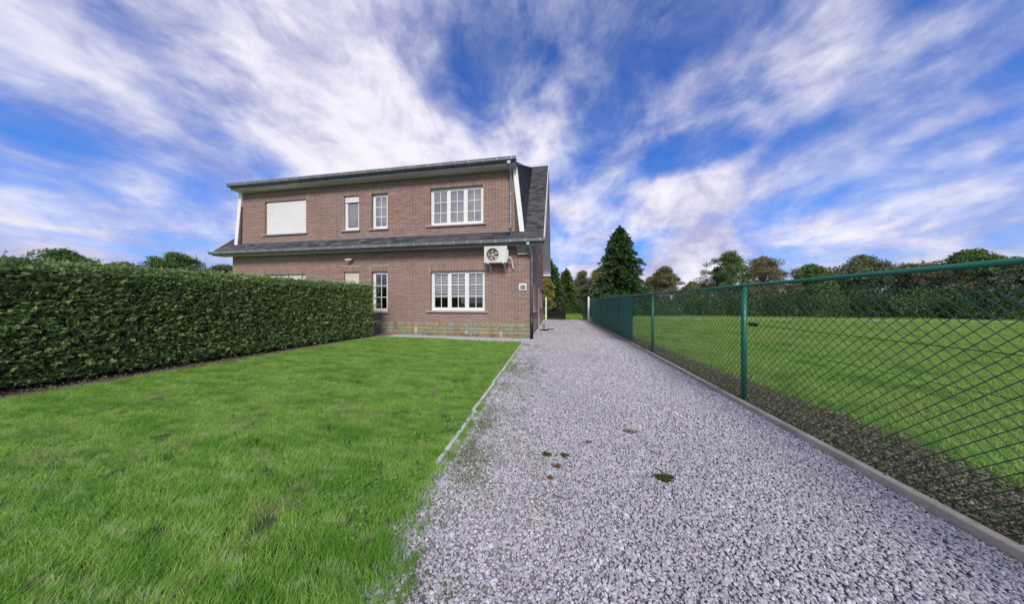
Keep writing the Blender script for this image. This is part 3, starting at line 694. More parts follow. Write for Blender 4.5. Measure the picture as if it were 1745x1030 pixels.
# dormer roof and cheeks
dm = MB(); dm.prism([(YE + .02, 6.03), (13.5, 8.37), (13.5, 8.30), (YE + .02, 5.955)], mir(-1.30), -1.30)
dormer = dm.build('dormer', m_slate, house)
def cheekface(m_):
    F0, F1, B = (-1.08, 8.80, 3.72), (-1.335, 8.80, 6.08), (-1.26, 13.48, 8.38)
    if m_: F0, F1, B = [(mir(p[0]), p[1], p[2]) for p in (F0, F1, B)]
    return F0, F1, B
for m_ in (False, True):
    F0, F1, B = cheekface(m_); b = MB(); sg = -1 if m_ else 1
    b.add([F0, F1, B, (F0[0] - .3 * sg, F0[1], F0[2]), (F1[0] - .1 * sg, F1[1], F1[2]), (B[0] - .1 * sg, B[1], B[2])], [(0, 2, 1), (3, 4, 5), (0, 1, 4, 3), (1, 2, 5, 4), (2, 0, 3, 5)])
    b.build('cheek', m_lining, dormer)
    # slates in level courses on the cheek
    z = F0[2]; row = 0; sr = MB(); n_c = .16
    def cx_at(y, zz_):  # x on the plane
        u = Vector(F1) - Vector(F0); v = Vector(B) - Vector(F0); nn = u.cross(v); return F0[0] - (nn.y * (y - F0[1]) + nn.z * (zz_ - F0[2])) / nn.x
    while z < B[2]:
        zt = z + n_c * 1.02
        ya = lambda q: 8.80 if q < F1[2] else 8.80 + (q - F1[2]) / (B[2] - F1[2]) * (B[1] - 8.80)
        yb = lambda q: 8.80 + (q - F0[2]) / (B[2] - F0[2]) * (B[1] - 8.80)
        y0, y1 = ya(z), yb(zt); y = y0 - (.13 if row % 2 else 0)
        while y < y1:
            a = max(y, y0); e = min(y + .255, y1 + .05)
            if e > a + .01:
                e2 = min(e, B[1]); pts = []
                for (yy, q, off) in ((a, z, .034), (e2, z, .034), (e2, zt, .006), (a, zt, .006)):
                    yy2 = min(max(yy, ya(q)), max(yb(q), ya(q))); pts.append((cx_at(yy2, q) + off * sg, yy2, q))
                pb_ = [(p[0] - .006 * sg, p[1], p[2]) for p in pts]
                fs = [(0, 1, 2, 3), (0, 4, 5, 1), (1, 5, 6, 2), (3, 7, 4, 0)]
                if m_: sr.add(pts + pb_, fs)
                else:
                    MB().add(pts + pb_, fs).build('cheek_slate', m_cheek, dormer)
            y += .255
        z += n_c; row += 1
    if m_: sr.build('cheek_slating', m_cheek, dormer, kind='stuff')
    # flashing along the top of the cheek, white board at its front
    MB().tube([(F1[0] + .02 * sg, F1[1], F1[2] + .01), (B[0] + .02 * sg, B[1], B[2] + .02)], .022, 6).build('flashing', m_zinc, dormer)
    q = [(slant(3.73), 3.73), (slant(3.73) + .165, 3.73), (slant(6.06) + .165, 6.06), (slant(6.06), 6.06)]
    if m_: q = [(mir(a_), b_) for a_, b_ in q][::-1]
    MB().prism(q, YF - .07, YF - .002 + .05, 'y').build('corner_board', m_white, dormer)
# eaves: soffits, fascia, gutters with straps
def eave(x0, x1, z, zs, name_soff):
    MB().box(x0, YE + .0, zs, x1, YF + .02, zs + .03).build('soffit', m_soffit, house)
    MB().box(x0, YE - .012, zs - .01, x1, YE + .012, z - .01).build('fascia', m_zinc, house)
    g = MB(); prof_o = [(YE - .014, z)] + [(YE - .085 - .075 * math.cos(a) * 1.0, z - .02 - .085 * math.sin(a)) for a in np.linspace(math.pi, 0, 9)][::-1]
    prof = [(YE - .014, z), (YE - .014, z - .105), (YE - .10, z - .105), (YE - .145, z - .08), (YE - .155, z), (YE - .147, z), (YE - .137, z - .075), (YE - .096, z - .096), (YE - .022, z - .096), (YE - .022, z)]
    g.prism(prof, x0 - .02, x1 + .03); g.tube([(x0 - .02, YE - .152, z + .002), (x1 + .03, YE - .152, z + .002)], .009, 6)
    g.box(x1 + .025, YE - .155, z - .105, x1 + .032, YE - .014, z)
    gut = g.build('gutter', m_zinc, house)
    x = x1 - .12
    while x > x0:
        MB().prism([(YE - .012, z + .004), (YE - .159, z + .010), (YE - .161, z - .08), (YE - .102, z - .112), (YE - .012, z - .112), (YE - .012, z - .108), (YE - .100, z - .107), (YE - .148, z - .078), (YE - .148, z + .002), (YE - .012, z - .002)], x - .012, x + .012).build('gutter_strap', m_zinclight, gut)
        x -= .495
eave(XVL, XV, 3.375, ZL, 's')
MB().box(mir(-1.25), YF - .006, 3.735, -1.25, YF + .006, 3.80).build('flashing', m_zinc, house); eave(mir(-1.33), -1.33, 6.13, ZU1, 's')
# corner box under the eave
MB().prism([(YE + .01, ZL), (YF - .004, ZL), (YF - .004, ZL - .27), (YF - .10, ZL - .27), (YE + .01, ZL - .05)], -1.31, XC - .02).build('eave_corner_box', m_greybox, house)
MB().box(-1.30, YF - .112, ZL - .30, XC - .03, YF - .03, ZL - .272).build('eave_box_lip', m_soffit, house)
# downpipes
pp = MB().tube([(-.90, YE - .06, 3.32), (-.90, YE - .06, 3.2), (-.87, YE - .01, 3.13), (-.825, YF - .10, 2.93), (-.815, YF - .06, 2.84), (-.815, YF - .06, .88)], .046, 14).build('downpipe', m_zinc, house, smooth=True)
for z in (2.83, 1.93, 1.86): MB().tube([(-.815, YF - .06, z), (-.815, YF - .06, z + .035)], .052, 14).build('pipe_collar', m_zinc, pp, smooth=True)
MB().box(-.955, YE - .11, 3.19, -.855, YE - .01, 3.33).build('hopper', m_zinclight, pp)
MB().tube([(-.815, YF - .06, .93), (-.815, YF - .06, -.02)], .056, 14).build('cast_iron_foot', m_black, pp, smooth=True)
pu = MB(); ux = -1.545
pu.tube([(ux, YE - .05, 6.06), (ux, YE - .05, 5.93), (ux, YF - .10, 5.75), (ux, YF - .065, 5.68), (ux, YF - .065, 3.93), (ux - .01, YF - .12, 3.86), (ux - .04, YF - .20, 3.83)], .042, 12)
pu = pu.build('downpipe', m_zinc, house, smooth=True)
MB().box(ux - .055, YE - .11, 5.93, ux + .055, YE + .0, 6.06).build('hopper', m_zinclight, pu)
for z in (5.05, 4.4): MB().tube([(ux, YF - .065, z), (ux, YF - .065, z + .03)], .05, 12).build('pipe_collar', m_zinclight, pu)
MB().box(ux - .17, YF - .26, 3.70, ux + .02, YF - .13, 3.712).build('splash_plate', m_zinclight, pu)

# ------------------------------------------------------------------ things on the wall
ac = empty('air_conditioner_unit', (-1.98, YF - .3, 2.57), 'off-white outdoor air conditioner unit with round fan on brackets under the eave', 'air conditioner')
ax0, ax1, az0, az1, ay = -2.41, -1.62, 2.63, 3.19, YF - .40
fc = (ax0 + .295, (az0 + az1) / 2 + .0); fr = .215
cb = MB(); nseg = 40                         # front face with a round hole
def sq(a): 
    c_, s_ = math.cos(a), math.sin(a); k = .262 / max(abs(c_), abs(s_)); return fc[0] + c_ * k, fc[1] + s_ * k
for i in range(nseg):
    a, b = 2 * math.pi * i / nseg + math.pi / 4, 2 * math.pi * (i + 1) / nseg + math.pi / 4
    pa, pb2 = sq(a), sq(b); ca = (fc[0] + fr * math.cos(a), fc[1] + fr * math.sin(a)); c2 = (fc[0] + fr * math.cos(b), fc[1] + fr * math.sin(b))
    cb.quad((ca[0], ay, ca[1]), (pa[0], ay, pa[1]), (pb2[0], ay, pb2[1]), (c2[0], ay, c2[1]))
    cb.quad((ca[0], ay, ca[1]), (c2[0], ay, c2[1]), (c2[0], ay + .12, c2[1]), (ca[0], ay + .12, ca[1]))
sx0, sx1, sz0, sz1 = fc[0] - .262, fc[0] + .262, fc[1] - .262, fc[1] + .262
cb.quad((ax0, ay, az0), (sx0, ay, az0), (sx0, ay, az1), (ax0, ay, az1)); cb.quad((sx1, ay, az0), (ax1, ay, az0), (ax1, ay, az1), (sx1, ay, az1))
cb.quad((sx0, ay, az0), (sx1, ay, az0), (sx1, ay, sz0), (sx0, ay, sz0)); cb.quad((sx0, ay, sz1), (sx1, ay, sz1), (sx1, ay, az1), (sx0, ay, az1))
ye = ay + .30
for q in (((ax0, az0), (ax1, az0)), ((ax1, az0), (ax1, az1)), ((ax1, az1), (ax0, az1)), ((ax0, az1), (ax0, az0))):
    (a, b), (c_, d_) = q; cb.quad((a, ay, b), (a, ye, b), (c_, ye, d_), (c_, ay, d_))
cb.quad((ax0, ye, az0), (ax0, ye, az1), (ax1, ye, az1), (ax1, ye, az0))
cas = cb.build('casing', m_ac, ac)
MB().disc(fc, fr, fr + .018, ay - .008, ay + .004).build('fan_ring', m_ac, ac)
MB().quad((sx0, ay + .15, sz0), (sx1, ay + .15, sz0), (sx1, ay + .15, sz1), (sx0, ay + .15, sz1)).build('condenser', m_lining, ac)
for k in range(5):
    a0 = 2 * math.pi * k / 5 + .5; b = MB(); r0, r1 = .05, .195; n = 5; top = []; bot = []
    for i in range(n + 1):
        r_ = r0 + (r1 - r0) * i / n; sp = .28 + .22 * i / n; aL, aR = a0 - sp + .12 * i / n, a0 + sp * .9 + .12 * i / n
        top.append((fc[0] + r_ * math.cos(aL), ay + .045, fc[1] + r_ * math.sin(aL))); bot.append((fc[0] + r_ * math.cos(aR), ay + .095, fc[1] + r_ * math.sin(aR)))
    vsx = top + bot
    b.add(vsx + [(v[0], v[1] + .004, v[2]) for v in vsx], [(i, i + 1, n + 2 + i, n + 1 + i) for i in range(n)] + [(2 * n + 2 + i, 3 * n + 3 + i, 3 * n + 4 + i, 2 * n + 3 + i) for i in range(n)])
    b.build('fan_blade', m_fan, ac)
MB().tube([(fc[0], ay + .03, fc[1]), (fc[0], ay + .10, fc[1])], .055, 18).build('fan_hub', m_fan, ac)
gr = MB()
for r_ in (.075, .11, .145, .18): gr.disc(fc, r_ - .0012, r_ + .0012, ay + .004, ay + .008, 32)
for k in range(8): a = math.pi * k / 4; gr.tube([(fc[0] + .05 * math.cos(a), ay + .006, fc[1] + .05 * math.sin(a)), (fc[0] + fr * math.cos(a), ay + .006, fc[1] + fr * math.sin(a))], .0015, 4)
gr.build('fan_grille', m_ac, ac)
for x in (ax0 + .14, ax1 - .12):
    b = MB(); b.box(x - .02, ay - .03, az0 - .045, x + .02, YF - .003, az0 - .004); b.box(x - .02, YF - .02, az0 - .28, x + .02, YF - .003, az0 - .046)
    b.tube([(x, ay + .1, az0 - .04), (x, YF - .02, az0 - .25)], .012, 6); b.build('bracket', m_ac, ac)
b = MB(); b.box(ax1, ay + .05, az0 + .12, ax1 + .035, ay + .2, az0 + .42); b.build('valve_cover', m_ac, ac)
b = MB(); b.tube([(ax1 + .03, ay + .12, az0 + .16), (ax1 + .09, ay + .14, az0 + .19), (ax1 + .12, ay + .22, az0 + .12), (ax1 + .13, YF - .07, az0 - .02), (ax1 + .15, YF - .05, az0 - .14), (ax1 + .18, YF - .03, az0 - .22)], [.014, .022, .03, .032, .026, .02], 10)
b.build('insulated_pipe', m_white, ac, smooth=True)

# house number plate
hn = empty('house_number_plate', (-1.13, YF - .02, 1.81), 'small white rectangular house number plate on the brick wall', 'house number')
px0, px1, pz0, pz1 = -1.265, -1.0, 1.70, 1.935
MB().box(px0, YF - .028, pz0, px1, YF - .003, pz1).build('plate', m_white, hn)
MB().box(px0 + .028, YF - .031, pz0 + .028, px1 - .028, YF - .0283, pz1 - .055).build('number_field', M('number_field', (.46, .48, .45), .6), hn)
fcurve = bpy.data.curves.new('digits', 'FONT'); fcurve.body = '133'; fcurve.size = .175; fcurve.extrude = .002; fcurve.align_x = 'CENTER'; fcurve.offset = .007
to = bpy.data.objects.new('digits_tmp', fcurve); COL.objects.link(to)
bpy.context.view_layer.update()
dm_ = bpy.data.meshes.new_from_object(to.evaluated_get(bpy.context.evaluated_depsgraph_get()))
bpy.data.objects.remove(to); dm_.materials.clear(); dm_.materials.append(m_black)
o = link('digits', dm_, hn, ((px0 + px1) / 2, YF - .034, pz0 + .042)); o.rotation_euler = (R(90), 0, 0); o.scale = (.62, 1, 1)

# security camera under the lower eave
sc_ = empty('security_camera', (-7.92, YF - .1, 2.93), 'small white camera mounted on the bricks under the lower eave', 'camera')
b = MB(); b.tube([(-7.86, YF - .003, 2.94), (-7.86, YF - .05, 2.94)], .035, 12).build('mount', m_greybox, sc_, smooth=True)
MB().tube([(-7.86, YF - .05, 2.94), (-7.88, YF - .09, 2.93)], .012, 8).build('arm', m_ac, sc_)
MB().tube([(-7.83, YF - .06, 2.945), (-7.85, YF - .1, 2.94), (-8.02, YF - .16, 2.915), (-8.04, YF - .165, 2.912)], [.03, .045, .042, .03], 14).build('camera_body', m_ac, sc_, smooth=True)
# wall lamp on the gable
la = empty('wall_lamp', (XC + .1, 15.0, 1.95), 'small black lantern on the side wall near the gate', 'lamp')
MB().tube([(XC, 14.8, 2.0), (XC + .14, 14.8, 2.04), (XC + .14, 14.8, 1.98)], .014, 8).build('bracket', m_blackm, la)
MB().tube([(XC + .14, 14.8, 1.98), (XC + .14, 14.8, 1.93), (XC + .14, 14.8, 1.76)], [.03, .08, .05], 6).build('lantern', m_blackm, la)
# objects at the foot of the gable
b = MB(); b.box(-.80, 12.2, -.02, -.62, 12.42, .17); gbk = b.build('concrete_block', m_concrete); tag(gbk, 'small pale grey block standing at the foot of the side wall', 'block')
st_ = empty('parasol_base', (-.45, 11.9, 0), 'flat black round base lying on the gravel beside the house', 'parasol base')
MB().tube([(-.52, 11.6, .0), (-.52, 11.6, .035), (-.52, 11.6, .05)], [.21, .21, .16], 20).build('disc', m_black, st_)
MB().tube([(-.52, 11.6, .05), (-.52, 11.6, .3)], .018, 8).build('stem', m_black, st_)
MB().prism([(-.40, .0), (-.08, .0), (-.1, .03), (-.38, .04)], 11.9, 12.2, 'y').build('tray', m_black, st_)

# ------------------------------------------------------------------ the gate
gate = empty('driveway_gate', (.7, 18.4, 0), 'black iron gate between white posts with one leaf standing open', 'gate')
GA, GB = Vector((-.70, 18.95, 0)), Vector((2.12, 17.35, 0))
for P in (GA, GB):
    MB().prism([(P.x - .055, P.y - .055), (P.x + .055, P.y - .055), (P.x + .055, P.y + .055), (P.x - .055, P.y + .055)], -.02, 1.60, 'z').add(
        [(P.x - .055, P.y - .055, 1.60), (P.x + .055, P.y - .055, 1.60), (P.x + .055, P.y + .055, 1.60), (P.x - .055, P.y + .055, 1.60), (P.x, P.y, 1.66)], [(0, 1, 4), (1, 2, 4), (2, 3, 4), (3, 0, 4)]).build('post', m_white, gate)
def leaf(A, B_, name):
    A = Vector(A); B_ = Vector(B_); d_ = (B_ - A); ln = d_.length; d_.normalize(); n_ = Vector((-d_.y, d_.x, 0)) * .02
    def bar(s0, s1, z0, z1, mb, th=1.0):
        a, b = A + d_ * s0, A + d_ * s1; q = n_ * th
        mb.add([(*(a - q).xy, z0), (*(b - q).xy, z0), (*(b + q).xy, z0), (*(a + q).xy, z0), (*(a - q).xy, z1), (*(b - q).xy, z1), (*(b + q).xy, z1), (*(a + q).xy, z1)],
               [(0, 3, 2, 1), (4, 5, 6, 7), (0, 1, 5, 4), (1, 2, 6, 5), (2, 3, 7, 6), (3, 0, 4, 7)])
    f_ = MB(); bar(0, .05, .05, 1.42, f_); bar(ln - .05, ln, .05, 1.42, f_); bar(.05, ln - .05, 1.37, 1.42, f_); bar(.05, ln - .05, .58, .63, f_); bar(.05, ln - .05, .08, .14, f_)
    fr_ = f_.build(name, m_galv if False else m_blackm, gate)
    p_ = MB(); bar(.055, ln - .055, .16, .575, p_, .35); p_.build('panel', m_black, fr_)
    n = max(3, int((ln - .1) / .155))
    for i in range(1, n):
        s = .05 + (ln - .1) * i / n; q = MB(); bar(s - .009, s + .009, .635, 1.365, q, .45); q.build('bar', m_blackm, fr_)
gd = (GB - GA).normalized()
leaf(GA + gd * .1, GA + gd * 1.58, 'gate_leaf')
leaf(GB - gd * .1, GB - gd * .1 + Vector((-.10, 1.45, 0)), 'gate_leaf')
o = MB(); q = Vector((-gd.y, gd.x, 0)) * .05
o.add([(*(GA + gd * .1 - q).xy, -.02), (*(GB - gd * .1 - q).xy, -.02), (*(GB - gd * .1 + q).xy, -.02), (*(GA + gd * .1 + q).xy, -.02), (*(GA + gd * .1 - q).xy, .03), (*(GB - gd * .1 - q).xy, .03), (*(GB - gd * .1 + q).xy, .03), (*(GA + gd * .1 + q).xy, .03)],
      [(0, 3, 2, 1), (4, 5, 6, 7), (0, 1, 5, 4), (1, 2, 6, 5), (2, 3, 7, 6), (3, 0, 4, 7)])
tag(o.build('gate_sill', m_concrete), 'pale concrete strip on the ground across the gateway', 'threshold')

# ------------------------------------------------------------------ the chain-link fence
FX = 2.36
fence = empty('chain_link_fence', (FX, 9, 0), 'green chain-link fence with steel posts and a green privacy screen', 'fence')
posts = [.60, 3.72, 6.85, 10.0, 13.1, 16.2]
for y in posts:
    p_ = MB().tube([(FX + .01, y, -.05), (FX + .01, y, 1.52)], .030, 16).build('post', m_green, fence, smooth=True)
    MB().tube([(FX + .01, y, 1.52), (FX + .01, y, 1.535)], [.034, .02], 16).build('cap', m_green, p_)
MB().tube([(FX - .028, -1.5, 1.49), (FX - .028, 17.3, 1.49)], .019, 12).build('top_rail', m_green, fence, smooth=True)
wires = []
pitch = .074; z0w, z1w = .05, 1.475; hh = z1w - z0w
def wire(y0, z0, y1, z1, x, r=.0027):
    d_ = np.array([0, y1 - y0, z1 - z0], float); d_ /= np.linalg.norm(d_); u = np.array([1., 0, 0]); v = np.cross(d_, u)
    a = np.array([x, y0, z0]); b = np.array([x, y1, z1]); c4 = [u * r, v * r, -u * r, -v * r]
    for i in range(4):
        j = (i + 1) % 4; wires.append(np.array([a + c4[i], a + c4[j], b + c4[j], b + c4[i]]))
asp = .95                                      # run per rise
y = -1.2 - hh * asp
while y < 17.3:
    for sgn, x in ((1, FX - .036), (-1, FX - .040)):
        ya, za, yb, zb = (y, z0w, y + hh * asp, z1w) if sgn > 0 else (y + hh * asp, z0w, y, z1w)
        # the weave: a few bends in and out
        lo_, hi_ = min(ya, yb), max(ya, yb)
        if hi_ > -1.2 and lo_ < 17.3:
            wire(ya, za, yb, zb, x)
    y += pitch
cl = link('chain_link_mesh', fastmesh('chain_link_mesh', np.concatenate(wires), 4, m_wire), fence, (0, 0, 0), kind='stuff')
tw = MB()
for z in (.10, .78, 1.40): tw.tube([(FX - .045, -1.2, z), (FX - .045, 17.3, z)], .0022, 5)
tw.build('tension_wire', m_wire, fence)
for (yy, zz_) in ((3.42, .95 + .0),):
    b = MB(); b.tube([(FX - .05, yy, 1.015), (FX - .05, yy + .08, 1.015)], .02, 8); b.box(FX - .07, yy + .0, .995, FX - .055, yy + .10, 1.035)
    b.tube([(FX - .05, yy - 2.8, 1.012), (FX - .05, yy + .3, 1.012)], .0028, 5); b.build('wire_tensioner', m_blackm, fence)
# privacy screen: woven cloth with seams, slightly slack
m_scr, t_, b_ = newmat('privacy_screen')
p_ = wpos(t_); sx_ = N('ShaderNodeSeparateXYZ', t_); L(p_, sx_.inputs[0], t_)
wv = math_('SINE', math_('MULTIPLY', sx_.outputs[2], 120, t_), None, t_); nz = noise(vmath('MULTIPLY', p_, (1, 1.2, 26.0), t_).outputs[0], 1.6, 5, .6, t_)
c_ = mix(t_, mrange(t_, nz.outputs[0], .3, .7), (.010, .105, .072), (.022, .20, .14)); c_ = mix(t_, mrange(t_, wv, -1, 1, 0, .25), c_, (.03, .26, .18))
L(c_, b_.inputs['Base Color'], t_); b_.inputs['Roughness'].default_value = .7; bump(t_, b_, nz.outputs[0], .5, .01)
ys = np.linspace(8.28, 17.2, 90); zs = np.linspace(.07, 1.47, 14); b = MB(); vv = []
for th_ in (0, .004):
    for z in zs:
        for y in ys: vv.append((FX - .052 - th_ - .012 * math.sin((y - 6.85) * 2.0) ** 2 * math.sin(math.pi * (z - .07) / 1.4) - .004 * math.sin(y * 9 + z * 3), y + (.02 * math.sin(z * 5) if y < 8.3 else 0), z))
ny_ = len(ys); nzv = len(zs)
for k in range(2):
    for j in range(nzv - 1):
        for i in range(ny_ - 1):
            a = k * ny_ * nzv + j * ny_ + i; b.f.append((a, a + 1, a + ny_ + 1, a + ny_))
b.v = vv; scr = b.build('privacy_screen', m_scr, fence, smooth=True)
for y in (8.3, 10.0, 12.0, 14.0, 16.0): MB().box(FX - .068, y - .012, .07, FX - .060, y + .012, 1.47).build('seam', m_green, scr)

# ------------------------------------------------------------------ the hedge
def spray_tmpl(n=7, ln=.075, lw=.012):
    out_ = []
    for i in range(n):
        t = i / (n - 1); base = np.array([0, 0, ln * .75 * t]); sgn = 1 if i % 2 else -1; a = .75 * sgn * (1 - .7 * t); l_ = ln * (.62 - .25 * t)
        d_ = np.array([math.sin(a), .25 * math.sin(i * 2.1), math.cos(a)]); d_ /= np.linalg.norm(d_); s_ = np.cross(d_, [0, 1, 0]); s_ /= np.linalg.norm(s_)
        tip = base + d_ * l_; mid = base + d_ * l_ * .5; out_.append([base, mid + s_ * lw / 2, tip, mid - s_ * lw / 2])
    return np.array(out_)                      # (n,4,3)
def orient(tmpl, P, Dv, scale, spin=None):
    """copies of tmpl whose +z points along Dv"""
    n = len(P); Dv = Dv / np.linalg.norm(Dv, axis=1, keepdims=True)
    ref = rng.normal(size=(n, 3)); U = np.cross(Dv, ref); U /= np.linalg.norm(U, axis=1, keepdims=True); W = np.cross(Dv, U)
    T_ = tmpl.reshape(-1, 3)
    V = P[:, None, :] + scale[:, None, None] * (T_[None, :, 0:1] * U[:, None, :] + T_[None, :, 1:2] * W[:, None, :] + T_[None, :, 2:3] * Dv[:, None, :])
    return V.reshape(-1, 3)
hedge = empty('clipped_hedge', (-7.3, 4, 0), 'tall dense dark green clipped hedge dividing the front lawns', 'hedge')
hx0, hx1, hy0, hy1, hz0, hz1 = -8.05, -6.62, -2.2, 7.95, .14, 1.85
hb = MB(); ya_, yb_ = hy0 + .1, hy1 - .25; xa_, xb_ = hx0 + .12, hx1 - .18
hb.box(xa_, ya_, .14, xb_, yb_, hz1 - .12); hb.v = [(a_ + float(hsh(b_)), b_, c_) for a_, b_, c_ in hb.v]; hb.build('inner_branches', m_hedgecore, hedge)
tm = spray_tmpl(7, .062, .0135); parts = []
def hedge_face(n, f_):
    u, v = rng.random(n), rng.random(n); P, D_ = f_(u, v); parts.append(orient(tm, P, D_, rng.uniform(.6, 1.25, n)))
def bulge(a, b): return .035 * fbm(a, b, 3.5) + .025 * fbm(a + 9, b, 8)
def rightf(u, v):
    Y = hy0 + (hy1 - hy0) * u; Z = hz0 + (hz1 - hz0) * v; X = hx1 + bulge(Y, Z) - rng.random(len(u)) ** 2 * .15 - .08 * np.clip((.35 - Z) / .35, 0, 1)
    X = X - .06 * (v > .96); D_ = np.stack([.9 + rng.normal(0, .35, len(u)), rng.normal(0, .55, len(u)), .35 + rng.normal(0, .5, len(u))], 1)
    return np.stack([X, Y, Z], 1), D_
def topf(u, v):
    Y = hy0 + (hy1 - hy0) * u; X = hx0 + (hx1 - hx0) * v; Z = hz1 + bulge(X, Y) * .6 - rng.random(len(u)) ** 2 * .1; D_ = np.stack([rng.normal(0, .5, len(u)), rng.normal(0, .5, len(u)), .9 + rng.normal(0, .2, len(u))], 1)
    return np.stack([X, Y, Z], 1), D_
def endf(u, v):
    X = hx0 + (hx1 - hx0) * u; Z = hz0 + (hz1 - hz0) * v; Y = hy1 + bulge(X, Z) * 1.4 - rng.random(len(u)) ** 2 * .3; D_ = np.stack([.3 + rng.normal(0, .5, len(u)), .8 + rng.normal(0, .3, len(u)), .3 + rng.normal(0, .5, len(u))], 1)
    return np.stack([X, Y, Z], 1), D_
hedge_face(42000, rightf); hedge_face(13000, topf); hedge_face(7500, endf)
def leftf(u, v):
    P, D_ = rightf(u, v); P[:, 0] = hx0 + (hx1 - P[:, 0]); D_[:, 0] *= -1; return P, D_
hedge_face(4000, leftf)
# loose twigs sticking out at the house end
n = 420; t = rng.random(n); zz_ = rng.choice([.55, .85, 1.1, 1.35, 1.55, 1.72, 1.83], n); P = np.stack([hx1 - .05 + t * .42 + rng.normal(0, .02, n), hy1 - .15 + rng.normal(0, .1, n) + .05 * t, zz_ + t * .10 + rng.normal(0, .018, n)], 1)
parts.append(orient(tm, P, np.stack([np.full(n, 1.), rng.normal(0, .4, n), .3 + rng.normal(0, .4, n)], 1), rng.uniform(.5, .9, n)))
n = 700; P = np.stack([rng.uniform(hx0, hx1, n), rng.uniform(hy0, hy1, n), hz1 + rng.uniform(-.02, .07, n)], 1)
parts.append(orient(tm, P, np.stack([rng.normal(0, .3, n), rng.normal(0, .3, n), np.ones(n)], 1), rng.uniform(.8, 1.5, n)))
n = 900; P = np.stack([hx1 + rng.uniform(-.02, .07, n), rng.uniform(hy0, hy1, n), rng.uniform(.2, hz1, n)], 1)
parts.append(orient(tm, P, np.stack([np.ones(n), rng.normal(0, .6, n), .4 + rng.normal(0, .5, n)], 1), rng.uniform(.8, 1.6, n)))
HV = np.concatenate(parts); HV[:, 0] += hsh(HV[:, 1]); HV -= np.array(hedge.location)
link('foliage', fastmesh('foliage', HV, 4, m_hedge), hedge)
tk = MB()
for y in np.arange(hy0 + .3, hy1, .45): tk.tube([(-7.2 + float(hsh(y)) + random.uniform(-.15, .15), y, 0), (-7.15 + float(hsh(y)), y + .05, .5)], [.035, .02], 6)
tk.build('stem', m_wood, hedge)

# ------------------------------------------------------------------ trees
lt = np.array([[[-.5, 0, 0], [0, .12, .5], [.5, 0, 0.05], [0, -.12, -.5]]]) * np.array([1, 1, .62])
def leaves(P, size, flat=False):
    n = len(P); D_ = rng.normal(size=(n, 3)); 
    if flat: D_[:, 2] += 1.5
    return orient(lt, P, D_, size)
def decid(name, x, y, h, wd, cols, label, cat='tree', grp=None, dens=1.0, trunk=.28, lsize=.115, sparse=.0, patch=None, base=None):
    root = empty(name, (x, y, 0), label, cat, grp)
    ml = Mleaf('foliage_' + name, cols, patch, .6, .7, .22)
    ncl = int(80 * dens); cl_ = []
    h0 = h * trunk
    for i in range(ncl):
        a = random.uniform(0, 2 * math.pi); t = random.random() ** .8; z = h0 + (h - h0) * t
        env = math.sin(math.pi * min(1, (t * .86 + .14))) ** .6; r_ = wd / 2 * env * (random.random() ** .45) * (.8 + .35 * math.sin(a * 3 + x))
        cl_.append((x + r_ * math.cos(a), y + r_ * math.sin(a), z - .25 * random.random()))
    cl_.append((x, y, h - .25)); Ps = []
    for c_ in cl_:
        r_ = random.uniform(.26, .5) * (wd / 4) ** .5; n = int(random.uniform(180, 340) * (1 - sparse)); q = rng.normal(size=(n, 3)); q /= np.linalg.norm(q, axis=1, keepdims=True)
        rr = r_ * rng.random(n)[:, None] ** .4 * np.array([1.25, 1.25, .85]); Ps.append(np.array(c_) + q * rr + rng.normal(0, .05, (n, 3)))
    P = np.concatenate(Ps); P = P[P[:, 2] > .1]
    tr = MB(); tr.tube([(x, y, -.1), (x + .05, y, h0), (x, y + .05, h * .62), (x, y, h * .86)], [.035 * h, .026 * h, .014 * h, .004 * h], 8)
    for c_ in cl_[::2]:
        zb = min(c_[2] * .75, h * .6); zb = max(zb, h0 * .8); tr.tube([(x, y, zb), ((x + c_[0]) / 2, (y + c_[1]) / 2, (zb + c_[2]) / 2 + .1), c_], [.012 * h, .007 * h, .003 * h], 5)
    tr.build('trunk', m_wood, root)
    link('crown', fastmesh('crown', leaves(P - np.array([x, y, 0]), rng.uniform(.6, 1.3, len(P)) * lsize), 4, ml), root)
    return root
ct = spray_tmpl(6, .26, .075)
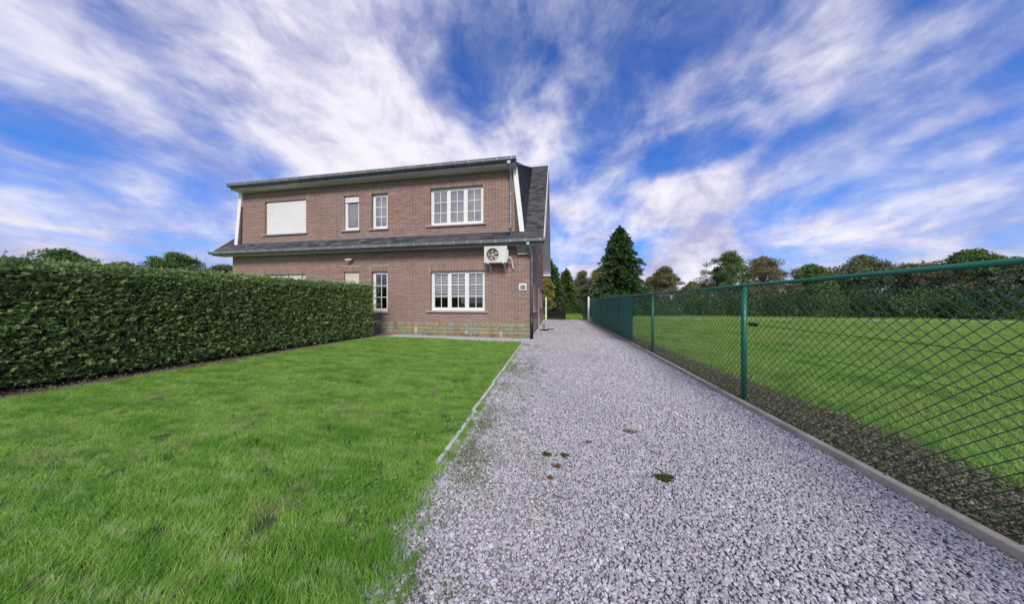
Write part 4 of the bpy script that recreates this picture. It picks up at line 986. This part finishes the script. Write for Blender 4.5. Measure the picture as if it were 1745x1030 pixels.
def conifer(name, x, y, h, wd, cols, label, grp=None, dens=1.0, base=.0, droop=.25, sc=1.0):
    root = empty(name, (x, y, 0), label, 'tree', grp); ml = Mleaf('foliage_' + name, cols, None, .5, .8, .12)
    Ps, Ds = [], []; nb = int(330 * dens); tr = MB(); tr.tube([(x, y, -.1), (x, y, h * .5), (x, y, h)], [.02 * h, .012 * h, .002 * h], 8)
    for i in range(nb):
        t = (i + random.random()) / nb; t = 1 - (1 - t) ** 1.15 if False else t ** 1.0
        z = base + (h - base) * t; env = (1 - t) ** .62 * min(1, .82 + t * 1.2); a = random.uniform(0, 2 * math.pi); ln = wd / 2 * env * random.uniform(.62, 1.16) + .12
        ln *= 1 + .13 * math.sin(2.7 * z + a * 2) + .08 * math.sin(5.1 * z + a * 3 + x)
        m = max(5, int(ln * 20)); s = rng.random(m) ** .7; side = rng.normal(0, 1, m) * .14 * (1.15 - s) * ln * .9
        zz_ = z + ln * (.18 * s - droop * s * s * 1.6) + rng.normal(0, .05, m)
        px2 = x + math.cos(a) * ln * s - math.sin(a) * side; py2 = y + math.sin(a) * ln * s + math.cos(a) * side
        Ps.append(np.stack([px2, py2, zz_], 1)); Ds.append(np.stack([math.cos(a) + rng.normal(0, .5, m), math.sin(a) + rng.normal(0, .5, m), -.1 + rng.normal(0, .45, m)], 1))
        if i % 6 == 0: tr.tube([(x, y, z), (x + math.cos(a) * ln * .8, y + math.sin(a) * ln * .8, z - droop * ln * .3)], [.02, .006], 4)
    # leading shoot
    m = 60; s = rng.random(m); Ps.append(np.stack([x + rng.normal(0, .1, m) * (1 - s), y + rng.normal(0, .1, m) * (1 - s), h - .5 + s * .65], 1)); Ds.append(np.stack([rng.normal(0, .4, m), rng.normal(0, .4, m), np.ones(m)], 1))
    P, D_ = np.concatenate(Ps), np.concatenate(Ds); k = P[:, 2] > .05; P, D_ = P[k], D_[k]
    tr.build('trunk', m_wood, root)
    m_ = fastmesh('crown', orient(ct * sc, P - np.array([x, y, 0]), D_, rng.uniform(.7, 1.35, len(P))), 4, ml)
    o_ = link('crown', m_, root); return root
def at(px, D): t = (px - 872.5) / 436; return -D * TS + D * t * TC, D * TC + D * t * TS
def zat(py, D): return H + (515.5 - py) / 436 * D
DG = [tuple(k_ * 1.7 for k_ in c_) for c_ in [(.022, .048, .018), (.035, .072, .024), (.055, .10, .032), (.028, .058, .02), (.075, .12, .045)]]
MG = [tuple(k_ * 1.35 for k_ in c_) for c_ in [(.05, .095, .026), (.08, .14, .036), (.12, .18, .05), (.06, .11, .03)]]
BR = [tuple(k_ * 1.35 for k_ in c_) for c_ in [(.13, .12, .055), (.19, .165, .08), (.10, .105, .045), (.24, .19, .10)]]
YE_ = [tuple(k_ * 1.35 for k_ in c_) for c_ in [(.19, .18, .05), (.27, .24, .07), (.14, .16, .045), (.32, .26, .09)]]
GY = [tuple(k_ * 1.35 for k_ in c_) for c_ in [(.08, .105, .06), (.12, .145, .075), (.17, .185, .10), (.09, .12, .05)]]
x, y = at(1056, 26); conifer('conifer_tree', x, y, zat(390, 26), 6.0, DG, 'tall dark conical conifer rising behind the green fence screen', dens=3.0, sc=.85)
x, y = at(948, 30); decid('evergreen_mass', x, y, zat(478, 30), 4.0, MG, 'broad green tree filling the gap behind the closed gate leaf', dens=1.6, trunk=.03)
x, y = at(985, 36); decid('evergreen_mass', x, y, zat(478, 36), 5.0, DG, 'dark broad tree behind the grey green trees at the gateway', dens=1.5, trunk=.03)
x, y = at(938, 27); conifer('conifer_tree', x, y, zat(447, 27), 3.4, DG, 'dark evergreen just right of the house wall behind the gate', dens=1.3)
x, y = at(965, 29); conifer('conifer_tree', x, y, zat(463, 29), 2.9, MG, 'pointed green evergreen directly above the open gate gap', dens=1.2)
x, y = at(932, 24); decid('autumn_tree', x, y, zat(474, 24), 1.6, YE_, 'slim yellowing tree behind the left gate post', dens=.6, trunk=.1)
x, y = at(993, 31); decid('grey_green_tree', x, y, zat(462, 31), 2.8, GY, 'grey green tree left of the white right-hand gate post', dens=1.2, trunk=.05)
x, y = at(978, 34); decid('grey_green_tree', x, y, zat(484, 34), 2.4, GY, 'lower grey green tree in the dip between evergreens behind the gate', dens=.8, trunk=.05)
x, y = at(1017, 33); decid('autumn_tree', x, y, zat(461, 33), 3.2, YE_, 'yellow brown tree tucked left of the tall dark conifer', dens=1.1, trunk=.05)
x, y = at(1132, 32); decid('brown_tree', x, y, zat(456, 32), 4.6, BR, 'rounded brownish tree right of the tall dark conifer', dens=1.6, trunk=.05)
x, y = at(1110, 36); decid('brown_tree', x, y, zat(474, 36), 3.0, BR, 'smaller brown tree showing between conifer and rounded brown tree', dens=.8, trunk=.05)
x, y = at(1180, 42); decid('distant_tree', x, y, zat(484, 42), 7, BR, 'low distant brown green tree beyond the far end of the field', dens=1.2, trunk=.05, lsize=.2)
x, y = at(1243, 29); decid('broadleaf_tree', x, y, zat(431, 29), 5.4, MG, 'tall open broadleaf tree at the right edge behind the field', dens=1.5, trunk=.22, sparse=.3)
x, y = at(1222, 31); decid('broadleaf_tree', x, y, zat(456, 31), 3.0, GY, 'thin lower broadleaf tree left of the tall open one', dens=.7, trunk=.2, sparse=.35)
x, y = at(1300, 27); decid('broadleaf_tree', x, y, zat(440, 27), 6.0, BR, 'brown green bushy tree beyond the far right corner of the field', dens=1.5, trunk=.15)
# trees at the sides of the view
side = [(1380, 27, 455, 6, MG), (1470, 25, 440, 6.5, GY), (1560, 23, 452, 6, BR), (1650, 21, 430, 6, MG), (1735, 19, 445, 6, GY),
        (385, 30, 455, 7, GY), (300, 30, 435, 8, MG), (210, 28, 450, 8, BR), (110, 27, 430, 8, MG), (20, 26, 445, 8, GY)]
for i, (px, D, top, wd, c) in enumerate(side):
    x, y = at(px, D); decid('garden_tree', x, y, zat(top, D), wd, c, '%s %s tree %s' % (('broad', 'tall', 'round', 'dense', 'loose')[i % 5], {id(MG): 'mid green', id(GY): 'grey green', id(BR): 'brownish'}[id(c)], ('well right of the driveway fence beyond the field', 'left of the house beyond the hedge')[i > 4]),
        dens=1.5, trunk=.12, lsize=.17, grp='trees at the far sides of the view')
# field-end shrubs
def shrub(px, D, top, wd, cols, lab, base_h=.0):
    x, y = at(px, D); root = empty('shrub', (x, y, 0), lab, 'shrub', 'shrubs behind the garden and the field'); h = zat(top, D); ml = Mleaf('shrub_leaf', cols, (.012, .022, .008), .6, .9, .15)
    n = int(4200 * wd / 3); q = rng.normal(size=(n, 3)); q /= np.linalg.norm(q, axis=1, keepdims=True); q[:, 2] = np.abs(q[:, 2]); rr = (rng.random(n) ** .3)[:, None]
    a = np.arctan2(q[:, 1], q[:, 0]); lump = (1 + .14 * np.sin(a * 3 + px) + .12 * np.sin(q[:, 2] * 9 + a * 2 + px) + .08 * rng.normal(size=n))[:, None]
    P = q * rr * lump * np.array([wd / 2, .9, h * .97]); sk = rng.random(n) < .3; P[sk, 2] = rng.random(sk.sum()) * h * .6; P[:, 2] += .03
    m_ = fastmesh('foliage', leaves(P, rng.uniform(.07, .16, n)), 4, ml); link('foliage', m_, root)
    tk = MB()
    for i in range(4): a = i * 1.6; tk.tube([(x, y, -.05), (x + .5 * math.cos(a), y + .3 * math.sin(a), h * .55)], [.05, .015], 5)
    tk.build('stem', m_wood, root)
spec = [(1098, 24, 496, 2.6, DG, 'dark shrub just right of the conifer foot'), (1135, 25, 499, 3.0, MG, 'green shrub below the rounded brown tree'), (1170, 26, 494, 3.2, DG, 'dark shrub in the middle of the field end'),
        (1205, 25, 489, 3.2, MG, 'green shrub left of the tall open broadleaf tree'), (1240, 25, 486, 3.2, DG, 'dark shrub under the tall open broadleaf tree'), (1285, 24, 488, 3.6, MG, 'green shrub beyond the nearest fence post'),
        (1340, 23, 490, 4, DG, 'dark shrub right of the nearest fence post'), (1410, 22, 486, 4.2, MG, 'wide green shrub far right at the field end'), (1490, 21, 488, 4.4, DG, 'wide dark shrub far right at the field end'), (1580, 19.5, 486, 4.6, MG, 'wide green shrub near the right side of the field'), (1680, 18, 484, 4.6, DG, 'wide dark shrub near the right side of the field'),
        (985, 27, 517, 2.6, DG, 'low dark shrub seen through the open gateway'), (955, 26.5, 508, 2.2, MG, 'green shrub behind the closed gate leaf'), (1022, 22, 503, 2.6, DG, 'dark shrub behind the white right-hand gate post'), (1060, 23, 500, 3.0, DG, 'dark shrub at the foot of the tall conifer')]
for s in spec: shrub(*s)

# ------------------------------------------------------------------ gravel, grass and small things
def stone_tmpl(seed, mt, flat=.62):
    import bmesh
    bm = bmesh.new(); bmesh.ops.create_icosphere(bm, subdivisions=1, radius=1); r_ = random.Random(seed); pl = [(Vector((r_.gauss(0, 1), r_.gauss(0, 1), r_.gauss(0, 1))).normalized(), r_.uniform(.55, .85)) for _ in range(9)]
    for v in bm.verts:
        for n_, d_ in pl:
            k = v.co.dot(n_)
            if k > d_: v.co -= n_ * (k - d_)
        v.co.x *= r_.uniform(1.1, 1.2); v.co.z *= flat
    m = bpy.data.meshes.new('stone_piece'); bm.to_mesh(m); bm.free(); m.materials.append(mt); return m
gt = [stone_tmpl(i, m_gravel) for i in range(10)]
def rot_rand(n, tilt=.5): return np.stack([rng.normal(0, tilt, n), rng.normal(0, tilt, n), rng.uniform(0, 6.283, n)], 1)
P = []; sc_l = []
for (y0, y1, d_, r_) in ((-.5, 2.6, 10800, .0076), (2.6, 4.5, 7200, .0088), (4.5, 7, 4200, .0105), (7, 11, 2300, .0135), (11, 18.9, 1000, .020)):
    n = int((y1 - y0) * 3.24 * d_); X = rng.uniform(-1.0, 2.24, n); Y = rng.uniform(y0, y1, n)
    k = (depth(X, Y) > .55); gx = fbm(X, Y, 1.4) * .12 - .72
    # the lawn creeps over the left edge of the gravel close to the camera
    thin = (X < ex(Y) + .005) & (Y > 1.9) | (X < ex(Y) - .08 + .14 * fbm(X, Y, 3) + .12 * rng.random(n)) & (Y <= 1.9) & (rng.random(n) < .45); k &= ~thin
    X, Y = X[k], Y[k]; n = len(X); P.append(np.stack([X, Y, .004 + .006 * fbm(X, Y, 2.) + rng.uniform(0, .008, n)], 1)); sc_l.append(r_ * rng.lognormal(0, .28, n))
P = np.concatenate(P); s_ = np.concatenate(sc_l)
scatter('driveway_gravel', P, rot_rand(len(P), .45), s_, rng.integers(0, 10, len(P)), gt, kind='stuff', label='loose grey lilac crushed stone covering the driveway')
gp = [stone_tmpl(50 + i, m_pebble) for i in range(5)]
n = 9000; X = rng.uniform(-6.6, -.9, n); Y = rng.uniform(7.98, 8.82, n)
scatter('wall_foot_pebbles', np.stack([X, Y, .004 + .045 * np.clip((-1.2 - X) / 5, 0, 1) + rng.uniform(0, .012, n)], 1), rot_rand(n), .017 * rng.lognormal(0, .25, n), rng.integers(0, 5, n), gp, kind='stuff', label='pale pebbles in a strip along the stone plinth')

def clump(seed, nb, spread, h, w_, lean, mt):
    r_ = np.random.default_rng(seed); V = []
    for i in range(nb):
        bx, by = r_.normal(0, spread, 2); hh_ = h * r_.uniform(.55, 1.2); le = np.array([1.0, 0]) * lean * r_.uniform(.5, 1.3) + r_.normal(0, .35, 2); ww = w_ * r_.uniform(.7, 1.3)
        a = r_.uniform(0, 6.28); s2 = np.array([math.cos(a), math.sin(a), 0]) * ww / 2
        p0 = np.array([bx, by, 0]); p1 = p0 + np.array([le[0] * hh_ * .35, le[1] * hh_ * .35, hh_ * .55]); p2 = p0 + np.array([le[0] * hh_, le[1] * hh_, hh_ * (1 - .25 * min(1.5, abs(lean)))])
        V.append([p0 - s2, p0 + s2, p1 + s2 * .8, p1 - s2 * .8]); V.append([p1 - s2 * .8, p1 + s2 * .8, p2 + s2 * .12, p2 - s2 * .12])
    return fastmesh('grass_piece', np.array(V), 4, mt)
gc = [clump(100 + i, 26, .026, .054, .0028, 1.0, m_grass) for i in range(7)]
X, Y, Sx = [], [], []
for (y0, y1, d_, sc) in ((-1.6, 3.4, 1700, .95), (3.4, 8.0, 900, 1.0)):
    n = int((y1 - y0) * 7.0 * d_); x = rng.uniform(-7.6, -.6, n); y = rng.uniform(y0, y1, n); k = (depth(x, y) > .5) & (x < ex(y) - .045 + .06 * (y < 1.85) * rng.normal(0, 1, n)) & (x > -6.34 + hsh(y) + .04 * fbm(x, y, 6)); X.append(x[k]); Y.append(y[k]); Sx.append(np.full(k.sum(), sc))
# fringe creeping over the edging and into the stones
n = 11000; y = rng.uniform(.2, 7.6, n); e0_ = rng.exponential(.17, n); pf_ = fbm(e0_ * 1.6 + 2, y * 1.1, 2.4) + .5 * fbm(e0_ + 4, y, 8.); keep_ = rng.random(n) < np.clip(.32 + pf_ * 1.6, .06, 1); y = y[keep_]; e = e0_[keep_]; n = len(y); e = e * (1 + .8 * np.clip((2.6 - y) / 2.2, 0, 1)) * 1.1; x = ex(y) + .01 + e; k = (x < .1) & (depth(x, y) > .5); fx_, fy_, fe_ = x[k], y[k], e[k]; j_ = (fe_ < .05 + .12 * np.clip((2.4 - fy_) / 1.5, 0, 1)) & (rng.random(len(fe_)) < .4); X.append(fx_[j_]); Y.append(fy_[j_]); Sx.append(np.full(j_.sum(), .7))
X = np.concatenate(X); Y = np.concatenate(Y); Sx = np.concatenate(Sx)
gap = (fbm(X * 1.0 + 5, Y * 1.6, 7.) + .5 * fbm(X, Y + 4, 15.)) ; k = (rng.random(len(X)) < np.clip(.9 + gap * 1.5, .22, 1)) | (X > -1.0); X, Y, Sx = X[k], Y[k], Sx[k]; n = len(X)
comb_ = 2.35 + .75 * fbm(X, Y, .8) + rng.normal(0, .35, n); nearedge = np.clip((X + 1.25) * 4, 0, 1)
hgt = Sx * (1 + .30 * fbm(X + 3, Y, 1.6) + .12 * fbm(X, Y, 5)) * rng.uniform(.75, 1.2, n)
scatter('lawn_grass', np.stack([X, Y, np.where(X < -1, lawn_h(X, Y), .008) - .003], 1), np.stack([rng.normal(0, .12, n), rng.normal(0, .12, n), comb_], 1), hgt, rng.integers(0, 7, n), gc, kind='stuff', label='long combed bright green lawn grass in front of the house')
m_fringe = Mleaf('gravel_weed', [(.15, .20, .07), (.21, .27, .10), (.24, .27, .13), (.13, .21, .06)], None, 0, 1, .3)
gw = [clump(300 + i, 16, .03, .016, .003, .3, m_fringe) for i in range(4)]
j_ = fe_ >= .10; nf = int(j_.sum())
scatter('gravel_edge_weeds', np.stack([fx_[j_], fy_[j_], np.full(nf, .008)], 1), rot_rand(nf, .2), rng.uniform(.7, 1.4, nf), rng.integers(0, 4, nf), gw, kind='stuff', label='low mossy weeds creeping from the lawn edge into the gravel')
gf = [clump(200 + i, 16, .05, .06, .006, .5, m_grassf) for i in range(5)]
X, Y, Sx = [], [], []
for (x0, x1, y0, y1, d_, sc) in ((2.9, 9, .5, 8, 260, 1.0), (2.9, 16, 8, 15, 110, 1.5), (9, 18, 2, 8, 90, 1.5), (2.9, 34, 15, 24, 45, 2.0), (-4, 2.3, 19.2, 28, 70, 2.0), (16, 34, 8, 15, 45, 1.9)):
    n = int((x1 - x0) * (y1 - y0) * d_); X.append(rng.uniform(x0, x1, n)); Y.append(rng.uniform(y0, y1, n)); Sx.append(np.full(n, sc))
X = np.concatenate(X); Y = np.concatenate(Y); Sx = np.concatenate(Sx); k = (X < 2.4) | (X > 2.33 + lit_w(Y) + .12 * fbm(X, Y, 3) + rng.normal(0, .07, len(X))); k &= ~((Y > 20.6 + .5 * fbm(X, Y, 1.1)) & (Y < 22.0) & (X > 7) & (rng.random(len(X)) < .8)); X, Y, Sx = X[k], Y[k], Sx[k]; n = len(X)
scatter('field_grass', np.stack([X, Y, np.zeros(n)], 1), np.stack([rng.normal(0, .1, n), rng.normal(0, .1, n), rng.uniform(0, 6.28, n)], 1), Sx * rng.uniform(.6, 1.25, n) * (1 + .45 * fbm(X, Y, 1.3)), rng.integers(0, 5, n), gf, kind='stuff', label='short bright green grass of the field behind the fence')
# litter by the fence
lq = [fastmesh('litter_piece', leaves(rng.normal(0, 1, (14, 3)) * np.array([.040, .040, .014]) + np.array([0, 0, .016]), rng.uniform(.010, .026, 14)), 4, m_litter) for _ in range(4)]
n = 15000; Y = .3 + 16.7 * rng.random(n) ** 1.4; X = 2.34 + rng.beta(1.2, 1.6, n) * lit_w(Y) * 1.15; s_ = rng.uniform(.7, 1.3, n)
scatter('leaf_litter', np.stack([X, Y, np.full(n, .008)], 1), rot_rand(n, .2), s_, rng.integers(0, 4, n), lq, kind='stuff', label='brown dead leaves and low weeds under the fence')
# clover patches
cv = [fastmesh('clover_piece', np.concatenate([orient(np.array([[[0, 0, 0], [.006, .0, .007], [0, 0, .012], [-.006, 0, .007]]]), np.tile(np.array([[cx2, cy2, .045]]), (3, 1)), np.array([[math.cos(a), math.sin(a), .12] for a in (0, 2.09, 4.19)]), np.ones(3)) for cx2, cy2 in rng.normal(0, .025, (7, 2))]), 4, m_clover) for _ in range(3)]
n = 75; c0 = np.array([(-1.15, 2.15), (-1.0, 1.75), (-1.02, 1.35), (-1.3, 1.5), (-1.0, 2.5)])[rng.integers(0, 5, n)]; P2 = c0 + rng.normal(0, .09, (n, 2))
scatter('clover', np.stack([P2[:, 0], P2[:, 1], np.full(n, .012)], 1), rot_rand(n, .15), rng.uniform(.8, 1.4, n), rng.integers(0, 3, n), cv, kind='stuff', label='patches of round-leaved clover at the edge of the lawn')
# weeds at hedge foot
n = 700; Y = rng.uniform(-1, 7.9, n); X = rng.uniform(-6.75, -6.4, n) + hsh(Y)
scatter('hedge_foot_weeds', np.stack([X, Y, np.full(n, .05)], 1), rot_rand(n, .2), rng.uniform(.6, 1.5, n), rng.integers(0, 4, n), lq, kind='stuff', label='dead leaves and weeds on the bare soil under the hedge')

def gpt(px, py): D = 436 * H / (py - 515.5); return at(px, D)
def moss(px, py, r_, lab, mt, n=260, cat='moss', nm='moss_patch'):
    x, y = gpt(px, py); a = rng.uniform(0, 6.28, n); q = r_ * rng.random(n) ** .55 * (1 + .25 * np.sin(a * 3 + px)); P = np.stack([q * np.cos(a) * 1.2, q * np.sin(a) * .7, rng.uniform(.014, .03, n)], 1)
    o_ = link(nm, fastmesh(nm, leaves(P, rng.uniform(.008, .018, n), True), 4, mt), None, (x, y, 0), label=lab, cat=cat)
moss(1131, 820, .055, 'oval dark green moss patch on the right half of the gravel', m_moss2, 520)
moss(932, 779, .028, 'small green moss tuft on the gravel, leftmost of the near tufts', m_moss2)
moss(962, 781, .030, 'ragged olive moss tuft just right of the small green tuft', m_moss2, 120)
moss(948, 800, .026, 'brown flattened weed below the two moss tufts', m_deadleaf, 90, 'weed', 'withered_weed')
moss(938, 820, .018, 'tiny reddish brown weed nearest the camera left of the moss patch', m_deadleaf, 60, 'weed', 'withered_weed')
moss(1074, 739, .055, 'wide flattened reddish brown weed in the middle of the driveway', m_deadleaf, 130, 'weed', 'withered_weed')
moss(1003, 758, .035, 'small brown weed left of the wide reddish weed', m_deadleaf, 50, 'weed', 'withered_weed')
for i, (px, py, a) in enumerate(((1107, 772, -.9), (1118, 803, -1.1), (942, 850, -.4))):
    x, y = gpt(px, py); b = MB().tube([(x, y, .022), (x + .05 * math.cos(a), y + .05 * math.sin(a), .026), (x + .11 * math.cos(a + .2), y + .11 * math.sin(a + .2), .02)], [.004, .0035, .002], 5)
    o_ = b.build('twig', m_wood); tag(o_, ('thin dark twig lying above the oval moss patch', 'short twig touching the upper left of the oval moss patch', 'short brown twig lying left of centre on the gravel')[i], 'twig')
print('slates', count, 'objects', len(S.objects))
